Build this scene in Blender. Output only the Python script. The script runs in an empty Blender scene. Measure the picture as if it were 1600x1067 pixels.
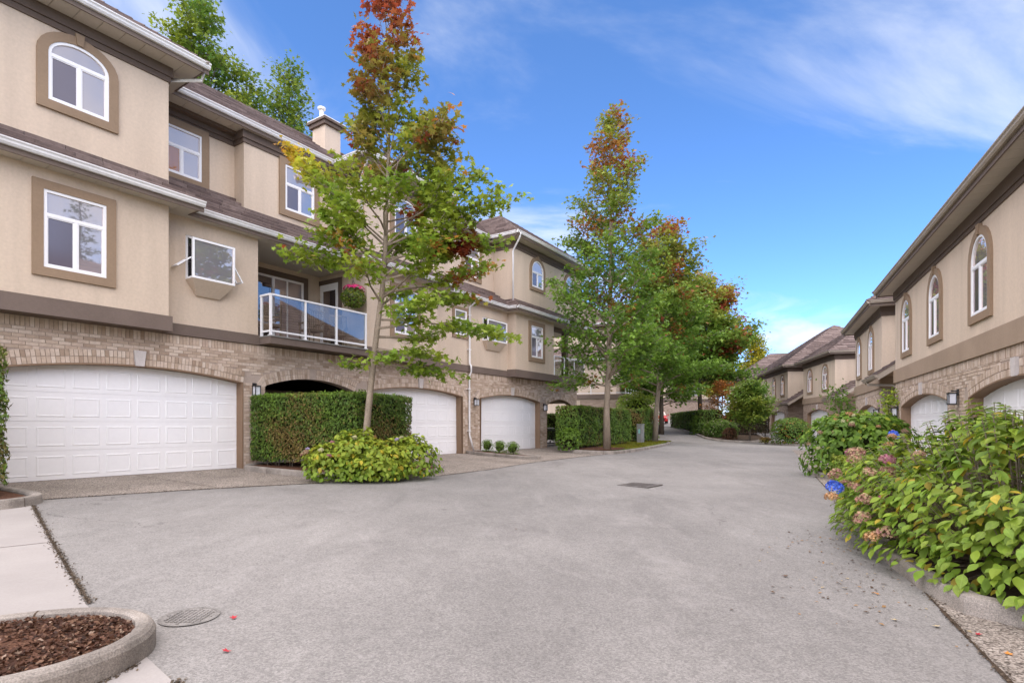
import bpy, bmesh, math, random
import numpy as np
from mathutils import Vector, Matrix

RND = random.Random(11)
NR = np.random.default_rng(5)
scene = bpy.context.scene
COL = scene.collection
rad = math.radians

# ------------------------------------------------------------------ camera, sky, sun, exposure
cam_d = bpy.data.cameras.new('camera')
cam = bpy.data.objects.new('camera', cam_d)
COL.objects.link(cam)
EYE = 1.15
cam.location = (0, 0, EYE)
cam.rotation_euler = (rad(90), 0, 0)
cam_d.sensor_width = 36.0
cam_d.lens = 36.0 * 870 / 1600
cam_d.shift_y = (664 - 533.5) / 1600
cam_d.clip_start = 0.05
cam_d.clip_end = 6000
scene.camera = cam

SUN_EL, SUN_AZ = 60.0, 203.0        # degrees; azimuth clockwise from +Y
world = bpy.data.worlds.new('World')
scene.world = world
world.use_nodes = True
wn, wl = world.node_tree.nodes, world.node_tree.links
wn.clear()


def N(nodes, typ, **kw):
    n = nodes.new(typ)
    for k, v in kw.items():
        if k == 'ins':
            for a, b in v.items():
                n.inputs[a].default_value = b
        else:
            setattr(n, k, v)
    return n


sky = N(wn, 'ShaderNodeTexSky', sky_type='NISHITA', sun_disc=False)
sky.sun_elevation = rad(SUN_EL)
sky.sun_rotation = rad(SUN_AZ)
sky.altitude = 6000
sky.air_density = 0.8
sky.dust_density = 0.0
sky.ozone_density = 3.0
tc = N(wn, 'ShaderNodeTexCoord')
sep = N(wn, 'ShaderNodeSeparateXYZ')
wl.new(tc.outputs['Generated'], sep.inputs[0])
# high thin cirrus: noise on the plane the direction hits
zc = N(wn, 'ShaderNodeMath', operation='MAXIMUM', ins={1: 0.0})
wl.new(sep.outputs[2], zc.inputs[0])
za = N(wn, 'ShaderNodeMath', operation='ADD', ins={1: 0.16})
wl.new(zc.outputs[0], za.inputs[0])
dx = N(wn, 'ShaderNodeMath', operation='DIVIDE')
dy = N(wn, 'ShaderNodeMath', operation='DIVIDE')
wl.new(sep.outputs[0], dx.inputs[0]); wl.new(za.outputs[0], dx.inputs[1])
wl.new(sep.outputs[1], dy.inputs[0]); wl.new(za.outputs[0], dy.inputs[1])
cmb = N(wn, 'ShaderNodeCombineXYZ')
wl.new(dx.outputs[0], cmb.inputs[0]); wl.new(dy.outputs[0], cmb.inputs[1])
mp = N(wn, 'ShaderNodeMapping', ins={'Rotation': (0, 0, rad(24)), 'Scale': (0.75, 2.1, 1), 'Location': (0.805, 5.328, 0)})
wl.new(cmb.outputs[0], mp.inputs[0])
n1 = N(wn, 'ShaderNodeTexNoise', ins={'Scale': 0.6, 'Detail': 9.0, 'Roughness': 0.58, 'Distortion': 1.3})
wl.new(mp.outputs[0], n1.inputs['Vector'])
r1 = N(wn, 'ShaderNodeMapRange', interpolation_type='SMOOTHSTEP', ins={'From Min': 0.455, 'From Max': 0.74, 'To Min': 0.0, 'To Max': 0.82})
wl.new(n1.outputs[0], r1.inputs[0])
# low cumulus along the horizon
mp2 = N(wn, 'ShaderNodeMapping', ins={'Scale': (1, 1, 2.2), 'Location': (0.1, 0.4, 0.0)})
wl.new(tc.outputs['Generated'], mp2.inputs[0])
n2 = N(wn, 'ShaderNodeTexNoise', ins={'Scale': 4.2, 'Detail': 7.0, 'Roughness': 0.55})
wl.new(mp2.outputs[0], n2.inputs['Vector'])
lowm = N(wn, 'ShaderNodeMapRange', interpolation_type='SMOOTHSTEP', ins={'From Min': 0.12, 'From Max': 0.28, 'To Min': 0.10, 'To Max': -0.28})
wl.new(sep.outputs[2], lowm.inputs[0])
addm = N(wn, 'ShaderNodeMath', operation='ADD')
wl.new(n2.outputs[0], addm.inputs[0]); wl.new(lowm.outputs[0], addm.inputs[1])
r2 = N(wn, 'ShaderNodeMapRange', interpolation_type='SMOOTHSTEP', ins={'From Min': 0.50, 'From Max': 0.70, 'To Min': 0.0, 'To Max': 0.92})
wl.new(addm.outputs[0], r2.inputs[0])
mx = N(wn, 'ShaderNodeMath', operation='MAXIMUM')
wl.new(r1.outputs[0], mx.inputs[0]); wl.new(r2.outputs[0], mx.inputs[1])
cloud_mix = N(wn, 'ShaderNodeMix', data_type='RGBA')
cloud_mix.inputs['B'].default_value = (2.15, 2.2, 2.28, 1)
wl.new(mx.outputs[0], cloud_mix.inputs['Factor'])
hs = N(wn, 'ShaderNodeHueSaturation', ins={'Saturation': 1.12, 'Hue': 0.5})
wl.new(sky.outputs[0], hs.inputs['Color'])
wl.new(hs.outputs[0], cloud_mix.inputs['A'])
bg = N(wn, 'ShaderNodeBackground', ins={'Strength': 0.148})
wl.new(cloud_mix.outputs['Result'], bg.inputs['Color'])
wo = N(wn, 'ShaderNodeOutputWorld')
wl.new(bg.outputs[0], wo.inputs[0])

sun_d = bpy.data.lights.new('sun', 'SUN')
sun_d.energy = 2.3
sun_d.angle = rad(135)
sun_d.color = (1.0, 0.885, 0.76)
sun = bpy.data.objects.new('sun', sun_d)
COL.objects.link(sun)
az, el = rad(SUN_AZ), rad(SUN_EL)
to_sun = Vector((math.sin(az) * math.cos(el), math.cos(az) * math.cos(el), math.sin(el)))
sun.rotation_euler = to_sun.to_track_quat('Z', 'Y').to_euler()
sun.location = to_sun * 60

vs = scene.view_settings
vs.view_transform = 'Standard'
vs.look = 'None'
vs.exposure = 1.92
vs.gamma = 1.0
vs.use_curve_mapping = False
scene.cycles.max_bounces = 6
scene.cycles.transparent_max_bounces = 12
scene.cycles.use_denoising = True

# ------------------------------------------------------------------ materials
MATS = {}


def new_mat(name):
    m = bpy.data.materials.new(name)
    m.use_nodes = True
    nt = m.node_tree
    nt.nodes.clear()
    out = nt.nodes.new('ShaderNodeOutputMaterial')
    p = nt.nodes.new('ShaderNodeBsdfPrincipled')
    nt.links.new(p.outputs[0], out.inputs[0])
    MATS[name] = m
    return m, nt.nodes, nt.links, p, out


def mulcol(nodes, links, fac_socket, lo, hi, col_socket=None, col=None, fmin=0.3, fmax=0.7):
    mr = N(nodes, 'ShaderNodeMapRange', ins={'From Min': fmin, 'From Max': fmax, 'To Min': lo, 'To Max': hi})
    links.new(fac_socket, mr.inputs[0])
    vm = N(nodes, 'ShaderNodeVectorMath', operation='SCALE')
    if col_socket is not None:
        links.new(col_socket, vm.inputs[0])
    else:
        vm.inputs[0].default_value = col[:3]
    links.new(mr.outputs[0], vm.inputs['Scale'])
    return vm.outputs[0]


def pmat(name, col, rough=0.8, var=0.12, scale=0.8, fvar=0.08, fscale=25.0, bump=0.0, bscale=80.0, stretch=(1, 1, 1), spec=0.3, bdist=0.01, metal=0.0):
    m, nd, lk, p, out = new_mat(name)
    geo = N(nd, 'ShaderNodeNewGeometry')
    mapn = N(nd, 'ShaderNodeMapping', ins={'Scale': stretch})
    lk.new(geo.outputs['Position'], mapn.inputs[0])
    a = N(nd, 'ShaderNodeTexNoise', ins={'Scale': scale, 'Detail': 5.0, 'Roughness': 0.6})
    lk.new(mapn.outputs[0], a.inputs['Vector'])
    b = N(nd, 'ShaderNodeTexNoise', ins={'Scale': fscale, 'Detail': 3.0, 'Roughness': 0.6})
    lk.new(geo.outputs['Position'], b.inputs['Vector'])
    c1 = mulcol(nd, lk, a.outputs[0], 1 - var, 1 + var, col=col)
    c2 = mulcol(nd, lk, b.outputs[0], 1 - fvar, 1 + fvar, col_socket=c1)
    lk.new(c2, p.inputs['Base Color'])
    p.inputs['Roughness'].default_value = rough
    p.inputs['Specular IOR Level'].default_value = spec
    p.inputs['Metallic'].default_value = metal
    if bump:
        t = N(nd, 'ShaderNodeTexNoise', ins={'Scale': bscale, 'Detail': 3.0, 'Roughness': 0.65})
        lk.new(geo.outputs['Position'], t.inputs['Vector'])
        bp = N(nd, 'ShaderNodeBump', ins={'Strength': bump, 'Distance': bdist})
        lk.new(t.outputs[0], bp.inputs['Height'])
        lk.new(bp.outputs[0], p.inputs['Normal'])
    return m


pmat('stucco', (0.57, 0.46, 0.355), 0.92, 0.09, 0.9, 0.05, 18, 0.25, 160, stretch=(1.8, 1.8, 0.22), spec=0.15)
pmat('trim', (0.27, 0.19, 0.125), 0.85, 0.08, 1.2, 0.05, 20, 0.15, 160, spec=0.2)
pmat('frieze', (0.125, 0.09, 0.07), 0.75, 0.10, 1.0, 0.05, 20, spec=0.25)
pmat('fascia', (0.15, 0.112, 0.088), 0.65, 0.12, 1.5, 0.06, 30, spec=0.3)
pmat('band', (0.155, 0.117, 0.096), 0.85, 0.12, 0.9, 0.05, 25, 0.15, 150, spec=0.2)
pmat('band_tan', (0.33, 0.245, 0.175), 0.85, 0.10, 0.9, 0.05, 25, 0.15, 150, spec=0.2)
pmat('soffit', (0.50, 0.45, 0.385), 0.6, 0.06, 1.0, 0.03, 30, spec=0.3)
pmat('white_paint', (0.80, 0.79, 0.79), 0.45, 0.04, 0.8, 0.02, 20, spec=0.4)
pmat('door_white', (0.85, 0.835, 0.835), 0.5, 0.035, 0.6, 0.015, 12, spec=0.35)
pmat('gutter_white', (0.74, 0.72, 0.70), 0.4, 0.08, 2.0, 0.05, 15, spec=0.4)
pmat('gutter_tan', (0.34, 0.285, 0.225), 0.5, 0.10, 2.0, 0.05, 15, spec=0.35)
pmat('jamb', (0.23, 0.15, 0.095), 0.7, 0.08, 1.5, 0.05, 20, spec=0.25)
pmat('mortar', (0.40, 0.32, 0.265), 0.95, 0.12, 3, 0.1, 40, spec=0.1)
pmat('keystone', (0.52, 0.47, 0.44), 0.85, 0.08, 3, 0.06, 40, spec=0.2)
pmat('black_metal', (0.02, 0.02, 0.022), 0.4, 0.1, 3, 0.05, 30, spec=0.5)
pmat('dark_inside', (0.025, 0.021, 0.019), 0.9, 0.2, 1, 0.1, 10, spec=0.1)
pmat('kerb', (0.285, 0.25, 0.215), 0.9, 0.35, 2.6, 0.38, 110, 0.6, 200, spec=0.2)
pmat('concrete', (0.345, 0.315, 0.292), 0.9, 0.10, 0.9, 0.05, 60, 0.15, 200, spec=0.2)
pmat('bark', (0.27, 0.215, 0.16), 0.95, 0.25, 6, 0.25, 40, 0.6, 60, stretch=(1, 1, 0.25), spec=0.1, bdist=0.02)
pmat('bark_dark', (0.10, 0.08, 0.062), 0.95, 0.25, 6, 0.25, 40, 0.5, 60, stretch=(1, 1, 0.25), spec=0.1)
pmat('mulch', (0.13, 0.066, 0.042), 0.95, 0.35, 6, 0.5, 55, 0.9, 70, spec=0.1, bdist=0.03)
pmat('soil', (0.07, 0.05, 0.035), 0.95, 0.3, 3, 0.3, 50, 0.5, 60, spec=0.1)
pmat('grass_base', (0.10, 0.13, 0.035), 0.95, 0.3, 2, 0.3, 40, spec=0.1)
pmat('utility_grey', (0.23, 0.225, 0.21), 0.7, 0.15, 3, 0.1, 30, spec=0.3)
pmat('wicker', (0.22, 0.175, 0.12), 0.8, 0.2, 5, 0.2, 60, spec=0.2)
pmat('car_red', (0.55, 0.02, 0.018), 0.25, 0.03, 1, 0.01, 5, spec=0.6)
pmat('tyre', (0.02, 0.02, 0.02), 0.85, 0.1, 3, 0.1, 30, spec=0.2)
pmat('tip_teal', (0.25, 0.5, 0.47), 0.6, 0.05, 3, 0.05, 30, spec=0.3)
pmat('iron', (0.12, 0.105, 0.095), 0.7, 0.3, 8, 0.3, 60, 0.3, 90, spec=0.4)
pmat('blind', (0.62, 0.60, 0.60), 0.7, 0.04, 1, 0.02, 20, spec=0.2)


def rock_mat():
    # worn asphalt: aggregate speckle, broad pale and dark stains, faint cracks
    m, nd, lk, p, out = new_mat('asphalt')
    geo = N(nd, 'ShaderNodeNewGeometry')
    pos = geo.outputs['Position']

    def noise(scale, detail=4, rough=0.6, dist=0.0, stretch=None, loc=(0, 0, 0)):
        mpn = N(nd, 'ShaderNodeMapping', ins={'Scale': stretch or (1, 1, 1), 'Location': loc, 'Rotation': (0, 0, rad(34))})
        lk.new(pos, mpn.inputs[0])
        t = N(nd, 'ShaderNodeTexNoise', ins={'Scale': scale, 'Detail': float(detail), 'Roughness': rough, 'Distortion': dist})
        lk.new(mpn.outputs[0], t.inputs['Vector'])
        return t.outputs[0]
    c = mulcol(nd, lk, noise(0.22, 5, 0.55, 0.6), 0.84, 1.14, col=(0.226, 0.212, 0.197))
    c = mulcol(nd, lk, noise(1.3, 6, 0.65, 0.8, (1, 0.45, 1)), 0.90, 1.12, col_socket=c)
    c = mulcol(nd, lk, noise(9, 4, 0.6), 0.94, 1.06, col_socket=c)
    vor = N(nd, 'ShaderNodeTexVoronoi', ins={'Scale': 85.0})
    lk.new(pos, vor.inputs['Vector'])
    spk = N(nd, 'ShaderNodeSeparateColor')
    lk.new(vor.outputs['Color'], spk.inputs[0])
    c = mulcol(nd, lk, spk.outputs[0], 0.78, 1.24, col_socket=c, fmin=0.0, fmax=1.0)
    c = mulcol(nd, lk, noise(170, 2, 0.7), 0.80, 1.20, col_socket=c)
    # dust-pale blotches
    blot = N(nd, 'ShaderNodeMapRange', interpolation_type='SMOOTHSTEP', ins={'From Min': 0.52, 'From Max': 0.72, 'To Min': 0.0, 'To Max': 0.34})
    lk.new(noise(1.1, 8, 0.74, 0.8, (1, 0.45, 1), (7.3, 2.2, 0)), blot.inputs[0])
    mixb = N(nd, 'ShaderNodeMix', data_type='RGBA')
    mixb.inputs['B'].default_value = (0.36, 0.335, 0.315, 1)
    lk.new(blot.outputs[0], mixb.inputs['Factor']); lk.new(c, mixb.inputs['A'])
    # dark damp / oil stains
    stain = N(nd, 'ShaderNodeMapRange', interpolation_type='SMOOTHSTEP', ins={'From Min': 0.53, 'From Max': 0.72, 'To Min': 0.0, 'To Max': 0.42})
    lk.new(noise(0.55, 9, 0.74, 0.6, (1, 0.5, 1), (1.1, 9.4, 0)), stain.inputs[0])
    mixs = N(nd, 'ShaderNodeMix', data_type='RGBA')
    mixs.inputs['B'].default_value = (0.115, 0.105, 0.10, 1)
    lk.new(stain.outputs[0], mixs.inputs['Factor']); lk.new(mixb.outputs['Result'], mixs.inputs['A'])
    # hairline cracks and oil drips
    wob = N(nd, 'ShaderNodeTexNoise', ins={'Scale': 1.6, 'Detail': 4.0})
    lk.new(pos, wob.inputs['Vector'])
    wv = N(nd, 'ShaderNodeVectorMath', operation='MULTIPLY_ADD')
    wv.inputs[1].default_value = (0.9, 0.9, 0.9)
    lk.new(wob.outputs['Color'], wv.inputs[0]); lk.new(pos, wv.inputs[2])
    cr = N(nd, 'ShaderNodeTexVoronoi', feature='DISTANCE_TO_EDGE', ins={'Scale': 0.22})
    lk.new(wv.outputs[0], cr.inputs['Vector'])
    crm = N(nd, 'ShaderNodeMapRange', ins={'From Min': 0.0006, 'From Max': 0.0026, 'To Min': 0.55, 'To Max': 0.0})
    lk.new(cr.outputs['Distance'], crm.inputs[0])
    msk = N(nd, 'ShaderNodeMapRange', ins={'From Min': 0.50, 'From Max': 0.58, 'To Min': 0.0, 'To Max': 1.0})
    lk.new(noise(0.16, 2, 0.5, 0, None, (3.3, 1.7, 0)), msk.inputs[0])
    cm_ = N(nd, 'ShaderNodeMath', operation='MULTIPLY')
    lk.new(crm.outputs[0], cm_.inputs[0]); lk.new(msk.outputs[0], cm_.inputs[1])
    od = N(nd, 'ShaderNodeTexVoronoi', ins={'Scale': 0.9, 'Randomness': 1.0})
    lk.new(pos, od.inputs['Vector'])
    odm = N(nd, 'ShaderNodeMapRange', interpolation_type='SMOOTHSTEP', ins={'From Min': 0.02, 'From Max': 0.075, 'To Min': 0.5, 'To Max': 0.0})
    lk.new(od.outputs['Distance'], odm.inputs[0])
    ods = N(nd, 'ShaderNodeSeparateColor'); lk.new(od.outputs['Color'], ods.inputs[0])
    odk = N(nd, 'ShaderNodeMath', operation='GREATER_THAN', ins={1: 0.72}); lk.new(ods.outputs[1], odk.inputs[0])
    odx = N(nd, 'ShaderNodeMath', operation='MULTIPLY'); lk.new(odm.outputs[0], odx.inputs[0]); lk.new(odk.outputs[0], odx.inputs[1])
    dk = N(nd, 'ShaderNodeMath', operation='MAXIMUM'); lk.new(cm_.outputs[0], dk.inputs[0]); lk.new(odx.outputs[0], dk.inputs[1])
    mixd = N(nd, 'ShaderNodeMix', data_type='RGBA')
    mixd.inputs['B'].default_value = (0.07, 0.062, 0.056, 1)
    lk.new(dk.outputs[0], mixd.inputs['Factor']); lk.new(mixs.outputs['Result'], mixd.inputs['A'])
    lk.new(mixd.outputs['Result'], p.inputs['Base Color'])
    p.inputs['Roughness'].default_value = 0.9
    p.inputs['Specular IOR Level'].default_value = 0.25
    bt = N(nd, 'ShaderNodeTexNoise', ins={'Scale': 150.0, 'Detail': 3.0})
    lk.new(pos, bt.inputs['Vector'])
    bp = N(nd, 'ShaderNodeBump', ins={'Strength': 0.5, 'Distance': 0.006})
    lk.new(bt.outputs[0], bp.inputs['Height'])
    lk.new(bp.outputs[0], p.inputs['Normal'])


rock_mat()


def aggregate_mat():
    m, nd, lk, p, out = new_mat('aggregate')
    geo = N(nd, 'ShaderNodeNewGeometry')
    pos = geo.outputs['Position']
    vor = N(nd, 'ShaderNodeTexVoronoi', ins={'Scale': 75.0})
    lk.new(pos, vor.inputs['Vector'])
    spk = N(nd, 'ShaderNodeSeparateColor')
    lk.new(vor.outputs['Color'], spk.inputs[0])
    ramp = N(nd, 'ShaderNodeValToRGB')
    e = ramp.color_ramp.elements
    e[0].position = 0.0; e[0].color = (0.07, 0.058, 0.048, 1)
    e[1].position = 1.0; e[1].color = (0.40, 0.35, 0.30, 1)
    e.new(0.5).color = (0.22, 0.185, 0.155, 1)
    lk.new(spk.outputs[0], ramp.inputs[0])
    t = N(nd, 'ShaderNodeTexNoise', ins={'Scale': 0.9, 'Detail': 6.0, 'Roughness': 0.65})
    lk.new(pos, t.inputs['Vector'])
    c = mulcol(nd, lk, t.outputs[0], 0.88, 1.36, col_socket=ramp.outputs[0])
    lk.new(c, p.inputs['Base Color'])
    p.inputs['Roughness'].default_value = 0.9
    p.inputs['Specular IOR Level'].default_value = 0.2
    bp = N(nd, 'ShaderNodeBump', ins={'Strength': 0.5, 'Distance': 0.008})
    lk.new(vor.outputs['Distance'], bp.inputs['Height'])
    lk.new(bp.outputs[0], p.inputs['Normal'])


aggregate_mat()


def brick_mat():
    m, nd, lk, p, out = new_mat('brick')
    geo = N(nd, 'ShaderNodeNewGeometry')
    oi = N(nd, 'ShaderNodeObjectInfo')
    ad = N(nd, 'ShaderNodeMath', operation='ADD')
    lk.new(geo.outputs['Random Per Island'], ad.inputs[0]); lk.new(oi.outputs['Random'], ad.inputs[1])
    fr = N(nd, 'ShaderNodeMath', operation='FRACT')
    lk.new(ad.outputs[0], fr.inputs[0])
    ramp = N(nd, 'ShaderNodeValToRGB')
    e = ramp.color_ramp.elements
    cols = [(0.0, (0.33, 0.24, 0.175)), (0.15, (0.42, 0.32, 0.24)), (0.4, (0.48, 0.37, 0.285)), (0.7, (0.53, 0.42, 0.335)), (0.88, (0.60, 0.495, 0.405)), (1.0, (0.44, 0.325, 0.25))]
    e[0].position, e[0].color = cols[0][0], cols[0][1] + (1,)
    e[1].position, e[1].color = cols[-1][0], cols[-1][1] + (1,)
    for q, c in cols[1:-1]:
        e.new(q).color = c + (1,)
    lk.new(fr.outputs[0], ramp.inputs[0])
    t = N(nd, 'ShaderNodeTexNoise', ins={'Scale': 14.0, 'Detail': 4.0, 'Roughness': 0.65})
    lk.new(geo.outputs['Position'], t.inputs['Vector'])
    c = mulcol(nd, lk, t.outputs[0], 0.88, 1.12, col_socket=ramp.outputs[0])
    lk.new(c, p.inputs['Base Color'])
    p.inputs['Roughness'].default_value = 0.92
    p.inputs['Specular IOR Level'].default_value = 0.15
    t2 = N(nd, 'ShaderNodeTexNoise', ins={'Scale': 120.0, 'Detail': 2.0})
    lk.new(geo.outputs['Position'], t2.inputs['Vector'])
    bp = N(nd, 'ShaderNodeBump', ins={'Strength': 0.4, 'Distance': 0.006})
    lk.new(t2.outputs[0], bp.inputs['Height'])
    lk.new(bp.outputs[0], p.inputs['Normal'])


brick_mat()


def far_brick_mat():
    # brickwork too far away to tell the bricks apart
    m, nd, lk, p, out = new_mat('far_brick')
    geo = N(nd, 'ShaderNodeNewGeometry')
    sp = N(nd, 'ShaderNodeSeparateXYZ')
    lk.new(geo.outputs['Position'], sp.inputs[0])
    ad = N(nd, 'ShaderNodeMath', operation='ADD')
    lk.new(sp.outputs[0], ad.inputs[0]); lk.new(sp.outputs[1], ad.inputs[1])
    cb = N(nd, 'ShaderNodeCombineXYZ')
    lk.new(ad.outputs[0], cb.inputs[0]); lk.new(sp.outputs[2], cb.inputs[1])
    bt = N(nd, 'ShaderNodeTexBrick', ins={'Color1': (0.42, 0.31, 0.235, 1), 'Color2': (0.25, 0.17, 0.125, 1), 'Mortar': (0.33, 0.27, 0.22, 1), 'Scale': 1.0, 'Mortar Size': 0.006, 'Brick Width': 0.24, 'Row Height': 0.075})
    lk.new(cb.outputs[0], bt.inputs['Vector'])
    lk.new(bt.outputs['Color'], p.inputs['Base Color'])
    p.inputs['Roughness'].default_value = 0.92


far_brick_mat()


def roof_mat():
    m, nd, lk, p, out = new_mat('roof_tile')
    geo = N(nd, 'ShaderNodeNewGeometry')
    ramp = N(nd, 'ShaderNodeValToRGB')
    e = ramp.color_ramp.elements
    e[0].color = (0.095, 0.066, 0.058, 1)
    e[1].color = (0.185, 0.137, 0.12, 1)
    lk.new(geo.outputs['Random Per Island'], ramp.inputs[0])
    t = N(nd, 'ShaderNodeTexNoise', ins={'Scale': 7.0, 'Detail': 5.0, 'Roughness': 0.65})
    lk.new(geo.outputs['Position'], t.inputs['Vector'])
    c = mulcol(nd, lk, t.outputs[0], 0.75, 1.25, col_socket=ramp.outputs[0])
    lk.new(c, p.inputs['Base Color'])
    p.inputs['Roughness'].default_value = 0.75
    p.inputs['Specular IOR Level'].default_value = 0.25
    bp = N(nd, 'ShaderNodeBump', ins={'Strength': 0.5, 'Distance': 0.01})
    t2 = N(nd, 'ShaderNodeTexNoise', ins={'Scale': 45.0, 'Detail': 3.0})
    lk.new(geo.outputs['Position'], t2.inputs['Vector'])
    lk.new(t2.outputs[0], bp.inputs['Height'])
    lk.new(bp.outputs[0], p.inputs['Normal'])


roof_mat()


def glass_mat(name, col, gloss, rough=0.02, tint=(0.92, 0.92, 1.0)):
    # window glass
    m, nd, lk, p, out = new_mat(name)
    nd.remove(p)
    d = N(nd, 'ShaderNodeBsdfDiffuse', ins={'Color': col + (1,)})
    g = N(nd, 'ShaderNodeBsdfGlossy', ins={'Color': tint + (1,), 'Roughness': rough})
    geo = N(nd, 'ShaderNodeNewGeometry')
    t = N(nd, 'ShaderNodeTexNoise', ins={'Scale': 1.1, 'Detail': 1.0})
    lk.new(geo.outputs['Position'], t.inputs['Vector'])
    bp = N(nd, 'ShaderNodeBump', ins={'Strength': 0.12, 'Distance': 0.02})
    lk.new(t.outputs[0], bp.inputs['Height'])
    lk.new(bp.outputs[0], g.inputs['Normal'])
    fr = N(nd, 'ShaderNodeFresnel', ins={'IOR': 1.5})
    mr = N(nd, 'ShaderNodeMapRange', ins={'From Min': 0.0, 'From Max': 0.6, 'To Min': gloss, 'To Max': 0.9})
    lk.new(fr.outputs[0], mr.inputs[0])
    mixs = N(nd, 'ShaderNodeMixShader')
    lk.new(mr.outputs[0], mixs.inputs[0])
    lk.new(d.outputs[0], mixs.inputs[1]); lk.new(g.outputs[0], mixs.inputs[2])
    lk.new(mixs.outputs[0], out.inputs[0])


glass_mat('glass_bright', (0.27, 0.26, 0.29), 0.40, tint=(1.0, 0.84, 0.74))
glass_mat('glass_screen', (0.10, 0.09, 0.115), 0.10, 0.12, tint=(1.0, 0.85, 0.8))
glass_mat('glass_dark', (0.035, 0.035, 0.04), 0.2, tint=(1.0, 0.86, 0.78))
glass_mat('glass_lamplit', (0.38, 0.17, 0.04), 0.12)  # orange base colour paints the glow of a lamplit room into the pane


def clear_mat():
    m, nd, lk, p, out = new_mat('rail_glass')
    nd.remove(p)
    tr = N(nd, 'ShaderNodeBsdfTransparent', ins={'Color': (0.78, 0.80, 0.80, 1)})
    g = N(nd, 'ShaderNodeBsdfGlossy', ins={'Color': (1.0, 0.88, 0.82, 1), 'Roughness': 0.02})
    mixs = N(nd, 'ShaderNodeMixShader', ins={0: 0.13})
    lk.new(tr.outputs[0], mixs.inputs[1]); lk.new(g.outputs[0], mixs.inputs[2])
    lk.new(mixs.outputs[0], out.inputs[0])
    m2, nd, lk, p, out = new_mat('lamp_glass')
    p.inputs['Base Color'].default_value = (0.62, 0.63, 0.66, 1)
    p.inputs['Roughness'].default_value = 0.3


clear_mat()


def leaf_mat(name, trans=0.35, rough=0.5, var=0.28):
    # the leaf's own colour sits in the 'Col' attribute; light passes through it a little
    m, nd, lk, p, out = new_mat(name)
    at = N(nd, 'ShaderNodeAttribute', attribute_name='Col')
    geo = N(nd, 'ShaderNodeNewGeometry')
    c = mulcol(nd, lk, geo.outputs['Random Per Island'], 1 - var, 1 + var, col_socket=at.outputs['Color'], fmin=0, fmax=1)
    lk.new(c, p.inputs['Base Color'])
    p.inputs['Roughness'].default_value = rough
    p.inputs['Specular IOR Level'].default_value = 0.3
    t = N(nd, 'ShaderNodeBsdfTranslucent')
    lk.new(c, t.inputs['Color'])
    mixs = N(nd, 'ShaderNodeMixShader', ins={0: trans})
    lk.new(p.outputs[0], mixs.inputs[1]); lk.new(t.outputs[0], mixs.inputs[2])
    lk.new(mixs.outputs[0], out.inputs[0])


leaf_mat('leaf', 0.4)
leaf_mat('leaf_hedge', 0.2, 0.6, 0.4)
leaf_mat('petal', 0.25, 0.7, 0.2)


def oleaf_mat():
    # single leaves that share one mesh: colour from the object
    m, nd, lk, p, out = new_mat('leaf_object')
    oi = N(nd, 'ShaderNodeObjectInfo')
    geo = N(nd, 'ShaderNodeTexCoord')
    sp_ = N(nd, 'ShaderNodeSeparateXYZ'); lk.new(geo.outputs['Object'], sp_.inputs[0])
    ab = N(nd, 'ShaderNodeMath', operation='ABSOLUTE'); lk.new(sp_.outputs[0], ab.inputs[0])
    # pale midrib and side veins
    sl = N(nd, 'ShaderNodeMath', operation='MULTIPLY_ADD', ins={1: -0.75}); lk.new(ab.outputs[0], sl.inputs[0]); lk.new(sp_.outputs[1], sl.inputs[2])
    fr_ = N(nd, 'ShaderNodeMath', operation='PINGPONG', ins={1: 0.07}); lk.new(sl.outputs[0], fr_.inputs[0])
    v1 = N(nd, 'ShaderNodeMapRange', ins={'From Min': 0.0, 'From Max': 0.014, 'To Min': 0.5, 'To Max': 0.0}); lk.new(fr_.outputs[0], v1.inputs[0])
    v2 = N(nd, 'ShaderNodeMapRange', ins={'From Min': 0.004, 'From Max': 0.016, 'To Min': 0.9, 'To Max': 0.0}); lk.new(ab.outputs[0], v2.inputs[0])
    vm_ = N(nd, 'ShaderNodeMath', operation='MAXIMUM'); lk.new(v1.outputs[0], vm_.inputs[0]); lk.new(v2.outputs[0], vm_.inputs[1])
    tn = N(nd, 'ShaderNodeTexNoise', ins={'Scale': 3.0, 'Detail': 4.0}); lk.new(geo.outputs['Object'], tn.inputs['Vector'])
    cb = mulcol(nd, lk, tn.outputs[0], 0.8, 1.2, col_socket=oi.outputs['Color'])
    mv = N(nd, 'ShaderNodeMix', data_type='RGBA'); mv.inputs['B'].default_value = (0.42, 0.48, 0.14, 1)
    vs_ = N(nd, 'ShaderNodeMath', operation='MULTIPLY', ins={1: 0.45}); lk.new(vm_.outputs[0], vs_.inputs[0])
    lk.new(vs_.outputs[0], mv.inputs['Factor']); lk.new(cb, mv.inputs['A'])
    lk.new(mv.outputs['Result'], p.inputs['Base Color'])
    p.inputs['Roughness'].default_value = 0.5
    p.inputs['Specular IOR Level'].default_value = 0.35
    t = N(nd, 'ShaderNodeBsdfTranslucent')
    lk.new(oi.outputs['Color'], t.inputs['Color'])
    mixs = N(nd, 'ShaderNodeMixShader', ins={0: 0.35})
    lk.new(p.outputs[0], mixs.inputs[1]); lk.new(t.outputs[0], mixs.inputs[2])
    lk.new(mixs.outputs[0], out.inputs[0])


oleaf_mat()

# ------------------------------------------------------------------ helpers


def tag(o, label=None, cat=None, group=None, kind=None):
    if label: o['label'] = label
    if cat: o['category'] = cat
    if group: o['group'] = group
    if kind: o['kind'] = kind
    return o


def empty(name, loc, rz=0.0, label=None, cat=None, group=None):
    o = bpy.data.objects.new(name, None)
    o.location = loc
    o.rotation_euler = (0, 0, rz)
    o.empty_display_size = 0.3
    COL.objects.link(o)
    return tag(o, label, cat, group)


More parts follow.
